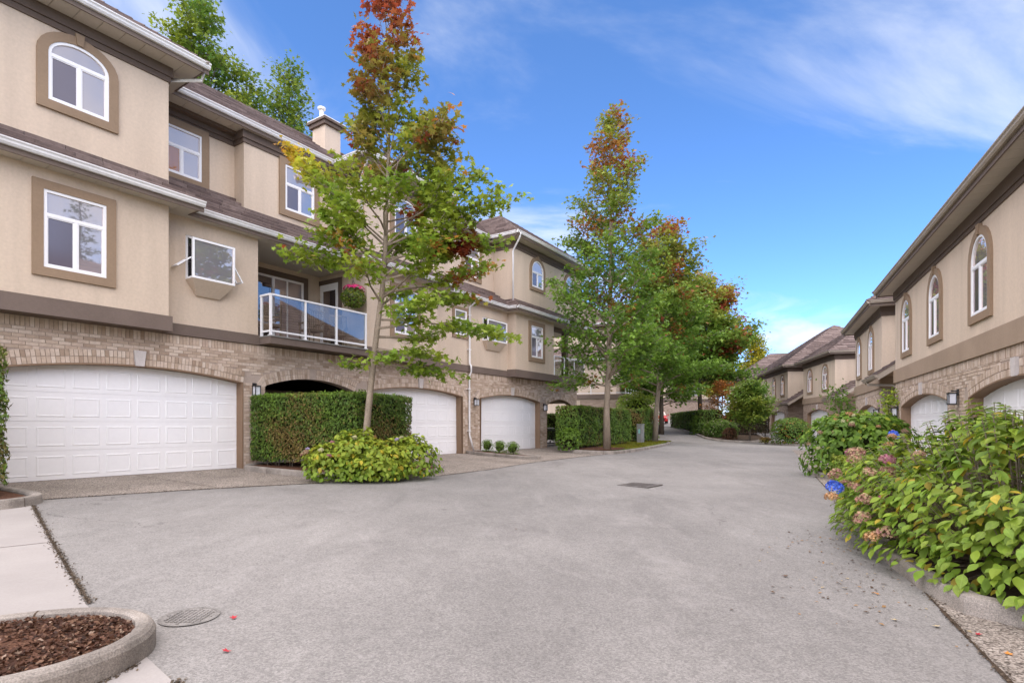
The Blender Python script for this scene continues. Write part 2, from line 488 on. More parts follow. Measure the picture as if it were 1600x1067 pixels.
def link(name, mesh, parent=None):
    o = bpy.data.objects.new(name, mesh)
    COL.objects.link(o)
    if parent is not None:
        o.parent = parent
    return o


class MB:
    """collects faces; flip=True takes (x, d, z) of a facade, d outwards, and stores (x, -d, z)"""

    def __init__(self, flip=False):
        self.v, self.f, self.m = [], [], []
        self.flip = flip

    def add(self, verts, faces, m=0):
        o = len(self.v)
        if self.flip:
            self.v += [(a, -b, c) for a, b, c in verts]
        else:
            self.v += [tuple(q) for q in verts]
        self.f += [tuple(i + o for i in q) for q in faces]
        self.m += [m] * len(faces)

    def box(self, x0, x1, y0, y1, z0, z1, m=0):
        self.add([(x0, y0, z0), (x1, y0, z0), (x1, y1, z0), (x0, y1, z0), (x0, y0, z1), (x1, y0, z1), (x1, y1, z1), (x0, y1, z1)],
                 [(0, 3, 2, 1), (4, 5, 6, 7), (0, 1, 5, 4), (1, 2, 6, 5), (2, 3, 7, 6), (3, 0, 4, 7)], m)

    def hexa(self, p, m=0):
        self.add(p, [(0, 3, 2, 1), (4, 5, 6, 7), (0, 1, 5, 4), (1, 2, 6, 5), (2, 3, 7, 6), (3, 0, 4, 7)], m)

    def prism(self, poly, z0, z1, m=0):
        n = len(poly)
        vs_ = [(x, y, z0) for x, y in poly] + [(x, y, z1) for x, y in poly]
        fs = [tuple(range(n - 1, -1, -1)), tuple(range(n, 2 * n))] + [(i, (i + 1) % n, n + (i + 1) % n, n + i) for i in range(n)]
        self.add(vs_, fs, m)

    def extrude(self, prof, p0, p1, out, z, m=0):
        """profile [(o, h)] swept from p0 to p1 in plan; o along 'out', h upwards from z"""
        n = len(prof)
        vs_ = [(p[0] + out[0] * o, p[1] + out[1] * o, z + h) for p in (p0, p1) for o, h in prof]
        fs = [tuple(range(n)), tuple(range(2 * n - 1, n - 1, -1))] + [(i, (i + 1) % n, n + (i + 1) % n, n + i) for i in range(n)]
        self.add(vs_, fs, m)

    def tube(self, pts, radii, n=8, m=0, cap=True):
        pts = [Vector(p) for p in pts]
        if not hasattr(radii, '__len__'):
            radii = [radii] * len(pts)
        rings = []
        ref = Vector((0.31, 0.17, 0.94))
        for i, p in enumerate(pts):
            t = (pts[min(i + 1, len(pts) - 1)] - pts[max(i - 1, 0)])
            if t.length < 1e-9: t = Vector((0, 0, 1))
            t.normalize()
            a = t.cross(ref)
            if a.length < 0.05: a = t.cross(Vector((1, 0, 0)))
            a.normalize(); b = t.cross(a)
            rings.append([p + (a * math.cos(2 * math.pi * k / n) + b * math.sin(2 * math.pi * k / n)) * radii[i] for k in range(n)])
        vs_ = [tuple(q) for r in rings for q in r]
        fs = []
        for i in range(len(pts) - 1):
            for k in range(n):
                fs.append((i * n + k, i * n + (k + 1) % n, (i + 1) * n + (k + 1) % n, (i + 1) * n + k))
        if cap:
            fs.append(tuple(range(n - 1, -1, -1)))
            fs.append(tuple((len(pts) - 1) * n + k for k in range(n)))
        self.add(vs_, fs, m)

    def build(self, name, mats, parent=None, smooth=False, kind=None, recalc=True):
        me = bpy.data.meshes.new(name)
        me.from_pydata(self.v, [], self.f)
        if isinstance(mats, str): mats = [mats]
        for k in mats: me.materials.append(MATS[k])
        if len(mats) > 1: me.polygons.foreach_set('material_index', self.m)
        if recalc:
            b = bmesh.new(); b.from_mesh(me)
            bmesh.ops.recalc_face_normals(b, faces=b.faces)
            b.to_mesh(me); b.free()
        if smooth: me.polygons.foreach_set('use_smooth', [True] * len(me.polygons))
        o = link(name, me, parent)
        if kind: o['kind'] = kind
        return o


def unit_box_mesh(name, matn, bev=0.0):
    mb = MB()
    mb.box(-0.5, 0.5, -0.5, 0.5, -0.5, 0.5)
    me = bpy.data.meshes.new(name)
    me.from_pydata(mb.v, [], mb.f)
    me.materials.append(MATS[matn])
    return me


# ------------------------------------------------------------------ the lie of the land
UL = (0.55602, 0.83117); NL = (0.83117, -0.55602); DL0 = 14.12
UR = (0.41341, 0.91055); NRR = (-0.91055, 0.41341); DR0 = 4.24


def d_left(x, y): return DL0 + x * NL[0] + y * NL[1]


def gz(x, y):
    d = max(-40.0, min(25.0, d_left(x, y)))
    return -0.02 * d + 0.038 * max(0.0, min(y, 115.0) - 38)


def PL(u, d):   # left facade frame to plan
    return (NL[0] * (d - DL0) + UL[0] * u, NL[1] * (d - DL0) + UL[1] * u)


def PR(u, d):   # right facade frame to plan
    return (NRR[0] * (d - DR0) + UR[0] * u, NRR[1] * (d - DR0) + UR[1] * u)


def grid_sheet(name, xs, ys, off, matn, label=None):
    vs_ = [(x, y, gz(x, y) + off) for y in ys for x in xs]
    nx = len(xs)
    fs = [(j * nx + i, j * nx + i + 1, (j + 1) * nx + i + 1, (j + 1) * nx + i) for j in range(len(ys) - 1) for i in range(nx - 1)]
    mb = MB(); mb.add(vs_, fs)
    return tag(mb.build(name, matn, recalc=False), kind='structure')


def frange(a, b, s):
    n = int(round((b - a) / s))
    return [a + (b - a) * i / n for i in range(n + 1)]


grid_sheet('ground', [-1500, -600, -250, -120] + frange(-60, 120, 6) + [250, 600, 1500], [-600, -200, -80] + frange(-40, 140, 6) + [250, 600, 1200, 2500], -0.06, 'grass_base')
grid_sheet('road', frange(-16, 44, 2), frange(-14, 130, 2), 0.0, 'asphalt')


def sheet(name, poly, up, matn):
    mb = MB()
    mb.add([(x, y, gz(x, y) + up) for x, y in poly], [tuple(range(len(poly)))])
    return tag(mb.build(name, matn, recalc=False), kind='structure')


def smooth_poly(pts, it=2, closed=True):
    for _ in range(it):
        out = []
        n = len(pts)
        rng = range(n) if closed else range(n - 1)
        if not closed: out.append(pts[0])
        for i in rng:
            a, b = pts[i], pts[(i + 1) % n]
            out.append((a[0] * 0.75 + b[0] * 0.25, a[1] * 0.75 + b[1] * 0.25))
            out.append((a[0] * 0.25 + b[0] * 0.75, a[1] * 0.25 + b[1] * 0.75))
        if not closed: out.append(pts[-1])
        pts = out
    return pts


def kerb(name, pts, w=0.15, h=0.14, closed=False, side=1, bump=0.0):
    """kerb along the outer edge 'pts'; the top is rounded; w goes to the 'side' of the line"""
    prof = [(0.0, -0.05), (0.0, h * 0.72), (0.015, h * 0.9), (0.04, h), (w - 0.03, h), (w - 0.008, h * 0.93), (w, h * 0.7), (w, -0.05)]
    n = len(pts); k = len(prof)
    vs_ = []
    for i, p in enumerate(pts):
        a = pts[(i - 1) % n] if closed or i > 0 else pts[0]
        b = pts[(i + 1) % n] if closed or i < n - 1 else pts[-1]
        tx, ty = b[0] - a[0], b[1] - a[1]
        L = math.hypot(tx, ty) or 1
        nx, ny = -ty / L * side, tx / L * side
        for o, hh in prof:
            x, y = p[0] + nx * o, p[1] + ny * o
            vs_.append((x, y, gz(p[0], p[1]) + hh + (RND.uniform(-bump, bump) if hh > 0 else 0)))
    fs = []
    for i in range(n if closed else n - 1):
        j = (i + 1) % n
        for q in range(k - 1):
            fs.append((i * k + q, j * k + q, j * k + q + 1, i * k + q + 1))
    if not closed:
        fs.append(tuple(range(k))); fs.append(tuple((n - 1) * k + q for q in range(k)))
    mb = MB(); mb.add(vs_, fs)
    kb = tag(mb.build(name, 'kerb', smooth=False), kind='structure')
    # joints between the cast lengths
    jm = MB(); run = 0.6
    for i in range(n - (0 if closed else 1)):
        j = (i + 1) % n
        a_, b_ = vs_[i * k], vs_[j * k]
        run += math.dist(a_, b_)
        if run > 1.9:
            run = 0
            t_ = Vector((b_[0] - a_[0], b_[1] - a_[1], 0)).normalized() * 0.006
            ring = [Vector(vs_[i * k + q]) for q in range(k)]
            c_ = sum(ring, Vector()) / k
            ring = [c_ + (r_ - c_) * 1.012 for r_ in ring]
            jm.add([tuple(r_ - t_) for r_ in ring] + [tuple(r_ + t_) for r_ in ring], [(q, q + 1, k + q + 1, k + q) for q in range(k - 1)])
    if jm.v: tag(jm.build('kerb_joint', 'soil', recalc=False), kind='structure')
    return kb


def L2(*uv): return [PL(u, d) for u, d in uv]
def R2(*uv): return [PR(u, d) for u, d in uv]

pmat('crack', (0.15, 0.14, 0.128), 0.95, 0.2, 4, 0.2, 50, spec=0.1)
# ------------------------------------------------------------------ aprons, walks, beds, kerbs
sheet('driveway_apron', L2((-6, -0.6), (-6, 2.5), (3.1, 2.75), (5.3, 3.3), (6.6, 3.75), (8.6, 4.6), (10.4, 5.0), (12.6, 4.9), (15.5, 4.45), (19.3, 4.3), (21.9, 4.3), (22.4, 2.4), (27.6, 1.2), (27.6, -0.6)), 0.005, 'aggregate')
sheet('driveway_apron', R2((-3, 2.98), (23.6, 2.98), (23.6, -0.7), (-3, -0.7)), 0.005, 'aggregate')
sheet('driveway_apron', R2((24.2, 2.9), (34, 2.9), (34, -0.7), (24.2, -0.7)), 0.006, 'aggregate')
sheet('walkway', [(-7.26, 8.40), (-5.2, 6.25), (-3.16, 4.13), (-2.55, 3.62), (-1.82, 2.98), (-1.55, 2.5), (-2.6, 1.6), (-5.5, 2.6), (-9.8, 7.2)], 0.005, 'concrete')
# joints across the walkway and along the asphalt
mb = MB()


def ground_strip(mb, pts, w, up, jit=0.0):
    for i in range(len(pts) - 1):
        a, b = pts[i], pts[i + 1]
        tx, ty = b[0] - a[0], b[1] - a[1]
        L = math.hypot(tx, ty); k = max(1, int(L / 0.12)) if jit else 1
        prev = None
        for q in range(k + 1):
            t = q / k
            x, y = a[0] + tx * t, a[1] + ty * t
            ww = w * (1 + (RND.uniform(-jit, jit) if jit else 0)) * 0.5
            l = (x - ty / L * ww, y + tx / L * ww); r = (x + ty / L * ww, y - tx / L * ww)
            cur = [(l[0], l[1], gz(*l) + up), (r[0], r[1], gz(*r) + up)]
            if prev: mb.add([prev[0], prev[1], cur[1], cur[0]], [(0, 1, 2, 3)])
            prev = cur


ground_strip(mb, [(-7.24, 8.42), (-5.2, 6.27), (-3.15, 4.15)], 0.014, 0.009, 0.6)
ground_strip(mb, [(-1.80, 3.0), (-1.5, 2.5)], 0.014, 0.009, 0.7)
ground_strip(mb, L2((3.1, 2.77), (5.3, 3.32), (6.6, 3.77), (8.5, 4.56)), 0.022, 0.009, 0.9)
ground_strip(mb, L2((10.4, 5.02), (12.6, 4.92), (15.5, 4.47), (19.3, 4.32), (21.9, 4.32)), 0.03, 0.009, 0.8)
ground_strip(mb, R2((2, 2.99), (23.6, 2.99)), 0.02, 0.009, 0.8)
tag(mb.build('joint_grit', 'soil', recalc=False), kind='structure')
mb = MB()
ground_strip(mb, [(-5.0, 6.1), (-6.6, 4.6)], 0.012, 0.008)
ground_strip(mb, L2((15.2, -0.3), (15.2, 4.5)), 0.015, 0.009)
ground_strip(mb, L2((5.8, -0.3), (5.8, 3.35)), 0.015, 0.009)
ground_strip(mb, L2((21.2, -0.3), (21.2, 4.25)), 0.015, 0.009)
tag(mb.build('joint_line', 'soil', recalc=False), kind='structure')


mb = MB()
for path in ([(-6.2, 9.2), (-4.9, 8.6), (-3.6, 8.9), (-2.2, 8.2)], [(1.0, 12.6), (2.2, 14.0), (3.9, 15.1), (5.3, 17.2), (5.9, 20)], [(3.4, 8.6), (2.6, 9.6), (2.5, 10.8)], [(-.8, 13.6), (1.4, 17.0), (2.3, 20.5)]):
    pts_ = []
    for a, b in zip(path[:-1], path[1:]):
        for q in range(7):
            t = q / 7
            pts_.append((a[0] + (b[0] - a[0]) * t + RND.gauss(0, .05), a[1] + (b[1] - a[1]) * t + RND.gauss(0, .05)))
    ground_strip(mb, pts_, 0.005, 0.004, 0.7)
tag(mb.build('asphalt_crack', 'crack', recalc=False), kind='structure')


def bed(poly, matn, h=0.09, w=0.15, kh=0.14, name='planting_bed', kname='kerb', open_pts=None, side=1, bump=0.002):
    """a planting bed: soil sheet just under the kerb top and the kerb round it"""
    mb = MB()
    cx = sum(p[0] for p in poly) / len(poly); cy = sum(p[1] for p in poly) / len(poly)
    inner = [(cx + (p[0] - cx) * 0.98, cy + (p[1] - cy) * 0.98) for p in poly]
    vs_ = [(cx, cy, gz(cx, cy) + h + 0.03)] + [(x, y, gz(x, y) + h) for x, y in inner]
    n = len(inner)
    mb.add(vs_, [(0, i + 1, (i + 1) % n + 1) for i in range(n)])
    tag(mb.build(name, matn, recalc=False), kind='structure')
    if open_pts:
        kerb(kname, open_pts, w, kh, False, side, bump)
    else:
        kerb(kname, poly, w, kh, True, side, bump)


ISL = (-2.78, 3.08)
isl = [(ISL[0] + math.cos(a) * 0.645 * (1 + 0.35 * max(0, -math.cos(a))), ISL[1] + math.sin(a) * 0.62 + 0.10 * math.cos(a)) for a in [2 * math.pi * k / 48 for k in range(48)]]
bed(isl, 'mulch', 0.11, 0.115, 0.15, bump=0.0015)
# small bed with the cedar column at the left edge
sb = smooth_poly(L2((-1.5, -0.1), (-1.5, 3.3), (2.4, 3.5), (3.02, 3.25), (3.1, 2.6), (2.95, 1.2), (2.95, -0.1)), 2)
bed(sb, 'mulch', 0.09, side=-1)
# bed with hedge, maple and hydrangea between the garages
hb = smooth_poly(L2((8.15, -0.1), (8.1, 1.8), (8.3, 4.0), (8.9, 4.75), (10.2, 4.75), (11.3, 4.3), (12.0, 3.0), (12.1, -0.1)), 2)
bed(hb, 'mulch', 0.10, side=-1)
# narrow bed with three box balls
nb = smooth_poly(L2((17.62, -0.05), (16.75, 3.3), (16.95, 3.75), (17.35, 3.7), (18.55, -0.05)), 2)
bed(nb, 'mulch', 0.09, 0.12, 0.13, side=-1)
# verge with hedges and street trees
vb = smooth_poly(L2((21.7, 2.3), (21.75, 3.9), (22.2, 4.55), (26.4, 4.2), (31, 3.5), (34.6, 2.9), (36.6, 1.6), (37.5, -2.5), (29, -2.5), (27.8, 0.3), (24, 1.0)), 2)
bed(vb, 'grass_base', 0.10, side=-1, name='verge')
mbv = MB()
mul = smooth_poly(L2((21.9, 2.2), (22.2, 4.1), (24.5, 4.15), (26.2, 3.2), (25.6, 1.2), (23, 1.2)), 2)
mbv.add([(x, y, gz(x, y) + 0.136) for x, y in mul], [tuple(range(len(mul)))])
tag(mbv.build('planting_bed', 'mulch', recalc=False), kind='structure')
# right hand beds
rb1 = smooth_poly(R2((5.2, 0.3), (5.15, 2.3), (5.5, 2.95), (12.2, 2.96), (12.35, 2.7), (12.35, 0.3)), 2)
bed(rb1, 'soil', 0.09, 0.17, 0.15, side=1)
rb2 = smooth_poly(R2((16.4, 0.2), (16.5, 2.2), (17.0, 2.95), (19.4, 2.95), (19.6, 0.2)), 2)
bed(rb2, 'soil', 0.09, side=1)
rb3 = smooth_poly([(19.8, 35.3), (17.7, 35.6), (17.2, 37.4), (17.6, 38.6), (20.5, 38.0)], 2)
bed(rb3, 'soil', 0.09, side=-1)
rb4 = smooth_poly([(16.9, 39.0), (15.0, 39.2), (14.5, 42.0), (15.2, 45.0), (16.6, 55.0), (17.6, 63), (23, 63), (21.0, 46), (18.2, 40.6)], 2)
bed(rb4, 'soil', 0.09, side=-1)

# ------------------------------------------------------------------ facade building blocks
BRICK_MESH = unit_box_mesh('brick', 'brick')
BOARD_MESH = unit_box_mesh('soffit_board', 'soffit')
BH, BL = 0.075, 0.213


class Opening:
    def __init__(s, x0, x1, zs, za):
        s.x0, s.x1, s.zs, s.za = x0, x1, zs, za
        s.c, s.a = (x0 + x1) / 2, (x1 - x0) / 2

    def top(s, x, grow=0.0):
        t = (x - s.c) / (s.a + grow)
        if abs(t) > 1: return -9
        return s.zs + grow * 0.8 + (s.za - s.zs + grow * 0.2) * (1 - t * t)


def brick_facade(root, x0, x1, z0, z1, ops, dface=0.0, ring=0.29, soldier=True, singles=0, cam_local=None):
    """mortar wall with arched openings, bricks laid in running bond, two rings of soldiers over each arch"""
    step = 0.12
    xs = set([x0, x1])
    for o in ops:
        n = max(8, int((o.x1 - o.x0) / step))
        xs.update(o.x0 + (o.x1 - o.x0) * i / n for i in range(n + 1))
    xs = sorted(xs)
    mb = MB(True)
    for a, b in zip(xs[:-1], xs[1:]):
        m = (a + b) / 2
        lo = [z0, z0]
        for o in ops:
            if o.x0 < m < o.x1: lo = [max(o.top(a), o.zs), max(o.top(b), o.zs)]
        d0, d1 = dface - 0.30, dface - 0.012
        mb.hexa([(a, d0, lo[0]), (b, d0, lo[1]), (b, d1, lo[1]), (a, d1, lo[0]), (a, d0, z1), (b, d0, z1), (b, d1, z1), (a, d1, z1)])
    wall = mb.build('brick_wall', 'mortar', root)
    bricks = []
    ztop = z1 - (0.215 if soldier else 0.0)
    row = 0
    z = z0
    while z < ztop - 0.02:
        zb, zt = z + 0.006, min(z + BH - 0.006, ztop)
        x = x0 - (BL / 2 if row % 2 else 0)
        while x < x1:
            a, b = max(x + 0.005, x0), min(x + BL - 0.005, x1)
            x += BL
            if b - a < 0.02: continue
            # cut into slices where an opening or its arch ring bites into the brick
            hit = [o for o in ops if a < o.x1 + ring + 0.05 and b > o.x0 - ring - 0.05]
            if not hit:
                bricks.append((a, b, zb, zt)); continue
            ns = 4
            run = None
            for q in range(ns + 1):
                keep = False
                if q < ns:
                    sa, sb_ = a + (b - a) * q / ns, a + (b - a) * (q + 1) / ns
                    keep = True
                    for o in hit:
                        t = max(o.top(sa, ring), o.top(sb_, ring), o.top((sa + sb_) / 2, ring))
                        if o.x0 < (sa + sb_) / 2 < o.x1 and zb < o.zs: keep = False
                        if t > zb + 0.02 and zt > o.zs: keep = False
                        if o.x0 - 0.001 < sb_ and sa < o.x1 + 0.001 and zb < o.top(min(max((sa + sb_) / 2, o.x0), o.x1), 0): keep = False
                if keep and run is None: run = a + (b - a) * q / ns
                if not keep and run is not None:
                    e = a + (b - a) * q / ns
                    bricks.append((run, e, zb, zt)); run = None
        z += BH
        row += 1
    if soldier:
        x = x0
        while x < x1 - 0.03:
            bricks.append((x + 0.005, min(x + 0.07, x1), z1 - 0.207, z1 - 0.004)); x += 0.0765
    # the ones nearest the viewer are single objects
    if singles:
        cx, cd, cz = cam_local
        order = sorted([b for b in bricks if b[2] > 0.2], key=lambda b: ((b[0] + b[1]) / 2 - cx) ** 2 + (b[2] - cz) ** 2 * 0.2 if (b[0] > 3.35 and b[1] - b[0] > 0.1) else 1e9)
        single = set(order[:singles])
    else:
        single = set()
    mb = MB(True)
    for b in bricks:
        j = RND.uniform(-0.003, 0.003)
        if b in single:
            o = link('brick', BRICK_MESH, wall)
            o.location = ((b[0] + b[1]) / 2, -(dface - 0.015 + j), (b[2] + b[3]) / 2)
            o.scale = (b[1] - b[0], 0.03, b[3] - b[2])
        else:
            mb.box(b[0], b[1], dface - 0.03, dface + j, b[2], b[3])
    # soldier rings
    for o in ops:
        for k in range(2):
            r0, r1 = 0.004 + k * 0.147, 0.14 + k * 0.147
            pts = []
            n = 400
            for i in range(n + 1):
                x = o.x0 + (o.x1 - o.x0) * i / n
                pts.append((x, o.top(x)))
            L = [0]
            for i in range(n): L.append(L[-1] + math.dist(pts[i], pts[i + 1]))
            cnt = int(L[-1] / 0.078)

            def at(s):
                for i in range(n):
                    if L[i + 1] >= s:
                        t = (s - L[i]) / (L[i + 1] - L[i])
                        x = pts[i][0] + (pts[i + 1][0] - pts[i][0]) * t
                        z_ = pts[i][1] + (pts[i + 1][1] - pts[i][1]) * t
                        tx, tz = pts[i + 1][0] - pts[i][0], pts[i + 1][1] - pts[i][1]
                        l = math.hypot(tx, tz)
                        return x, z_, -tz / l, tx / l
                return pts[-1][0], pts[-1][1], 0, 1
            for q in range(cnt):
                s0, s1 = L[-1] * (q + 0.06) / cnt, L[-1] * (q + 0.94) / cnt
                A, B = at(s0), at(s1)
                if abs((A[0] + B[0]) / 2 - o.c) < 0.12: continue
                j = RND.uniform(-0.003, 0.003) + 0.004 + k * 0.004
                p = [(A[0] + A[2] * r0, A[1] + A[3] * r0), (B[0] + B[2] * r0, B[1] + B[3] * r0), (B[0] + B[2] * r1, B[1] + B[3] * r1), (A[0] + A[2] * r1, A[1] + A[3] * r1)]
                mb.hexa([(p[0][0], dface - 0.03, p[0][1]), (p[1][0], dface - 0.03, p[1][1]), (p[1][0], dface + j, p[1][1]), (p[0][0], dface + j, p[0][1]),
                         (p[3][0], dface - 0.03, p[3][1]), (p[2][0], dface - 0.03, p[2][1]), (p[2][0], dface + j, p[2][1]), (p[3][0], dface + j, p[3][1])])
    o = mb.build('brickwork', 'brick', root, kind='stuff', recalc=True)
    return wall


def keystone(root, o, dface=0.0):
    mb = MB(True)
    z0, z1 = o.za - 0.02, o.za + 0.33
    d0, d1 = dface - 0.02, dface + 0.05
    mb.hexa([(o.c - 0.085, d0, z0), (o.c + 0.085, d0, z0), (o.c + 0.085, d1, z0), (o.c - 0.085, d1, z0),
             (o.c - 0.125, d0, z1), (o.c + 0.125, d0, z1), (o.c + 0.125, d1, z1), (o.c - 0.125, d1, z1)])
    mb.build('keystone', 'keystone', root)


def door_frame(root, o, z0, dface=0.0, depth=0.30, matn='jamb'):
    mb = MB(True)
    mb.box(o.x0 - 0.002, o.x0 + 0.03, dface - depth, dface + 0.006, z0, o.zs)
    mb.box(o.x1 - 0.03, o.x1 + 0.002, dface - depth, dface + 0.006, z0, o.zs)
    n = 40
    for i in range(n):
        a, b = o.x0 + (o.x1 - o.x0) * i / n, o.x0 + (o.x1 - o.x0) * (i + 1) / n
        za, zb = o.top(a) + 0.002, o.top(b) + 0.002
        mb.hexa([(a, dface - depth, za - 0.032), (b, dface - depth, zb - 0.032), (b, dface + 0.006, zb - 0.032), (a, dface + 0.006, za - 0.032),
                 (a, dface - depth, za), (b, dface - depth, zb), (b, dface + 0.006, zb), (a, dface + 0.006, za)])
    mb.build('door_frame', matn, root)


def panel_mesh():
    mb = MB(True)
    w, h = 0.245, 0.205

    def ring(w0, h0, d0, w1, h1, d1):
        a = [(-w0, d0, -h0), (w0, d0, -h0), (w0, d0, h0), (-w0, d0, h0), (-w1, d1, -h1), (w1, d1, -h1), (w1, d1, h1), (-w1, d1, h1)]
        mb.add(a, [(0, 1, 5, 4), (1, 2, 6, 5), (2, 3, 7, 6), (3, 0, 4, 7)])
    ring(w, h, -0.002, w - 0.012, h - 0.012, 0.007)
    ring(w - 0.012, h - 0.012, 0.007, w - 0.03, h - 0.03, 0.007)
    ring(w - 0.03, h - 0.03, 0.007, w - 0.045, h - 0.045, 0.002)
    mb.add([(-w + 0.045, 0.002, -h + 0.045), (w - 0.045, 0.002, -h + 0.045), (w - 0.045, 0.002, h - 0.045), (-w + 0.045, 0.002, h - 0.045)], [(0, 1, 2, 3)])
    me = bpy.data.meshes.new('panel')
    me.from_pydata(mb.v, [], mb.f)
    me.materials.append(MATS['door_white'])
    return me


PANEL = panel_mesh()


def garage_door(root, o, z0, dface=0.0, rows=4, cols=8, rowh=0.61):
    d = dface - 0.27
    mb = MB(True)
    for r in range(rows):
        mb.box(o.x0 - 0.05, o.x1 + 0.05, d - 0.05, d, z0 + 0.012 + r * rowh, z0 + (r + 1) * rowh + 0.004)
        mb.box(o.x0 - 0.05, o.x1 + 0.05, d - 0.06, d - 0.012, z0 + (r + 1) * rowh, z0 + (r + 1) * rowh + 0.02)
    mb.box(o.x0 - 0.05, o.x1 + 0.05, d - 0.05, d - 0.002, z0 + rows * rowh + 0.02, o.za + 0.3)
    door = mb.build('garage_door', 'door_white', root)
    s = MB(True)
    s.box(o.x0 - 0.03, o.x1 + 0.03, d - 0.045, d + 0.004, z0 - 0.01, z0 + 0.014)
    s.build('bottom_seal', 'black_metal', door)
    pw = (o.x1 - o.x0) / cols
    for r in range(rows):
        for c in range(cols):
            p = link('panel', PANEL, door)
            p.location = (o.x0 + (c + 0.5) * pw, -(d + 0.001), z0 + (r + 0.5) * rowh)
            p.scale = (pw / 0.61, 1, rowh / 0.61)
    return door


def outline(x0, x1, z0, zs, rise, off, n=14):
    """window outline grown by off; zs is the spring line, rise the arch height (0 = square head)"""
    if rise <= 0:
        return [(x0 - off, z0 - off), (x1 + off, z0 - off), (x1 + off, zs + off), (x0 - off, zs + off)]
    c, a = (x0 + x1) / 2, (x1 - x0) / 2 + off
    pts = [(x0 - off, z0 - off), (x1 + off, z0 - off)]
    for i in range(n + 1):
        t = math.pi * i / n
        pts.append((c + a * math.cos(t), zs + (rise + off) * math.sin(t)))
    return pts


def ring_solid(mb, inner, outer, d0, d1, m=0):
    n = len(inner)
    vs_ = [(x, d0, z) for x, z in inner] + [(x, d0, z) for x, z in outer] + [(x, d1, z) for x, z in inner] + [(x, d1, z) for x, z in outer]
    fs = []
    for i in range(n):
        j = (i + 1) % n
        fs += [(2 * n + i, 2 * n + j, 3 * n + j, 3 * n + i), (i, j, 2 * n + j, 2 * n + i), (n + i, n + j, 3 * n + j, 3 * n + i)]
    mb.add(vs_, fs, m)


def window(root, x0, x1, z0, zs, rise, d, trim=0.17, proud=0.055, left_screen=True, mull=0.5, transom=None, head_dark=False, trim_mat='trim', key=False, blind=False, cheap=False, warm=False, trim_top=None):
    fr = MB(True)
    inn = outline(x0, x1, z0, zs, rise, -0.055)
    ring_solid(fr, inn, outline(x0, x1, z0, zs, rise, 0.0), d, d + 0.04)
    if transom is None: transom = z0 + (zs - z0) * 0.68
    fr.box(x0 + 0.05, x1 - 0.05, d + 0.001, d + 0.036, transom - 0.035, transom + 0.035)
    xm = x0 + (x1 - x0) * mull
    fr.box(xm - 0.03, xm + 0.03, d + 0.001, d + 0.036, z0 + 0.05, transom - 0.034)
    # inner sash lines
    for a, b in ((x0 + 0.055, xm - 0.03), (xm + 0.03, x1 - 0.055)):
        if not cheap:
            ring_solid(fr, outline(a, b, z0 + 0.055, transom - 0.035, 0, -0.022), outline(a, b, z0 + 0.055, transom - 0.035, 0, 0.0), d, d + 0.026)
    w = fr.build('window', 'white_paint', root)

    def pane(pts, matn, dd, nm='pane', lab=None):
        mb = MB(True)
        n = len(pts)
        mb.add([(x, dd, z) for x, z in pts] + [(x, dd - 0.004, z) for x, z in pts], [tuple(range(n)), tuple(range(2 * n - 1, n - 1, -1))] + [(i, (i + 1) % n, n + (i + 1) % n, n + i) for i in range(n)])
        o = mb.build(nm, matn, w)
        return o
    hp = [(x, z) for x, z in outline(x0, x1, z0, zs, rise, -0.05) if z > transom]
    hp = [(x0 + 0.05, transom), (x1 - 0.05, transom)] + [p for p in hp if p[1] > transom + 0.01]
    pane(hp, 'glass_dark' if head_dark else 'glass_bright', d + 0.010)
    L = [(x0 + 0.05, z0 + 0.05), (xm - 0.02, z0 + 0.05), (xm - 0.02, transom - 0.03), (x0 + 0.05, transom - 0.03)]
    Rr = [(xm + 0.02, z0 + 0.05), (x1 - 0.05, z0 + 0.05), (x1 - 0.05, transom - 0.03), (xm + 0.02, transom - 0.03)]
    pane(L, ('glass_lamplit' if warm else 'glass_screen') if left_screen else 'glass_bright', d + 0.012)
    pane(Rr, 'glass_bright' if left_screen else 'glass_screen', d + 0.008)
    if trim:
        t = MB(True)
        ring_solid(t, outline(x0, x1, z0, zs, rise, 0.0), outline(x0, x1, z0, zs, rise, trim), d - 0.01, d + proud)
        t.build('trim', trim_mat, w)
    if key:
        t = MB(True)
        za = zs + rise
        t.hexa([(xm - 0.05, d, za + 0.01), (xm + 0.05, d, za + 0.01), (xm + 0.05, d + proud + 0.03, za + 0.01), (xm - 0.05, d + proud + 0.03, za + 0.01),
                (xm - 0.08, d, za + trim + 0.06), (xm + 0.08, d, za + trim + 0.06), (xm + 0.08, d + proud + 0.03, za + trim + 0.06), (xm - 0.08, d + proud + 0.03, za + trim + 0.06)])
        t.build('trim_key', trim_mat, w)
    return w


GUT = [(0, -0.125), (0.055, -0.125), (0.085, -0.085), (0.09, -0.05), (0.115, -0.022), (0.115, 0.0), (0.105, 0.0), (0.105, -0.018), (0.0, -0.018)]


def eave_run(root, p0, p1, out, z, gmat, gutter=True, fascia=True, fh=0.20):
    """fascia board and gutter along one eave edge; z = top of the gutter"""
    if fascia:
        mb = MB(True)
        mb.extrude([(-0.03, -0.225), (0.0, -0.225), (0.0, -0.005), (-0.03, -0.005)], p0, p1, out, z)
        mb.build('fascia', 'fascia', root)
    if gutter:
        mb = MB(True)
        mb.extrude(GUT, p0, p1, out, z)
        mb.build('gutter', gmat, root)


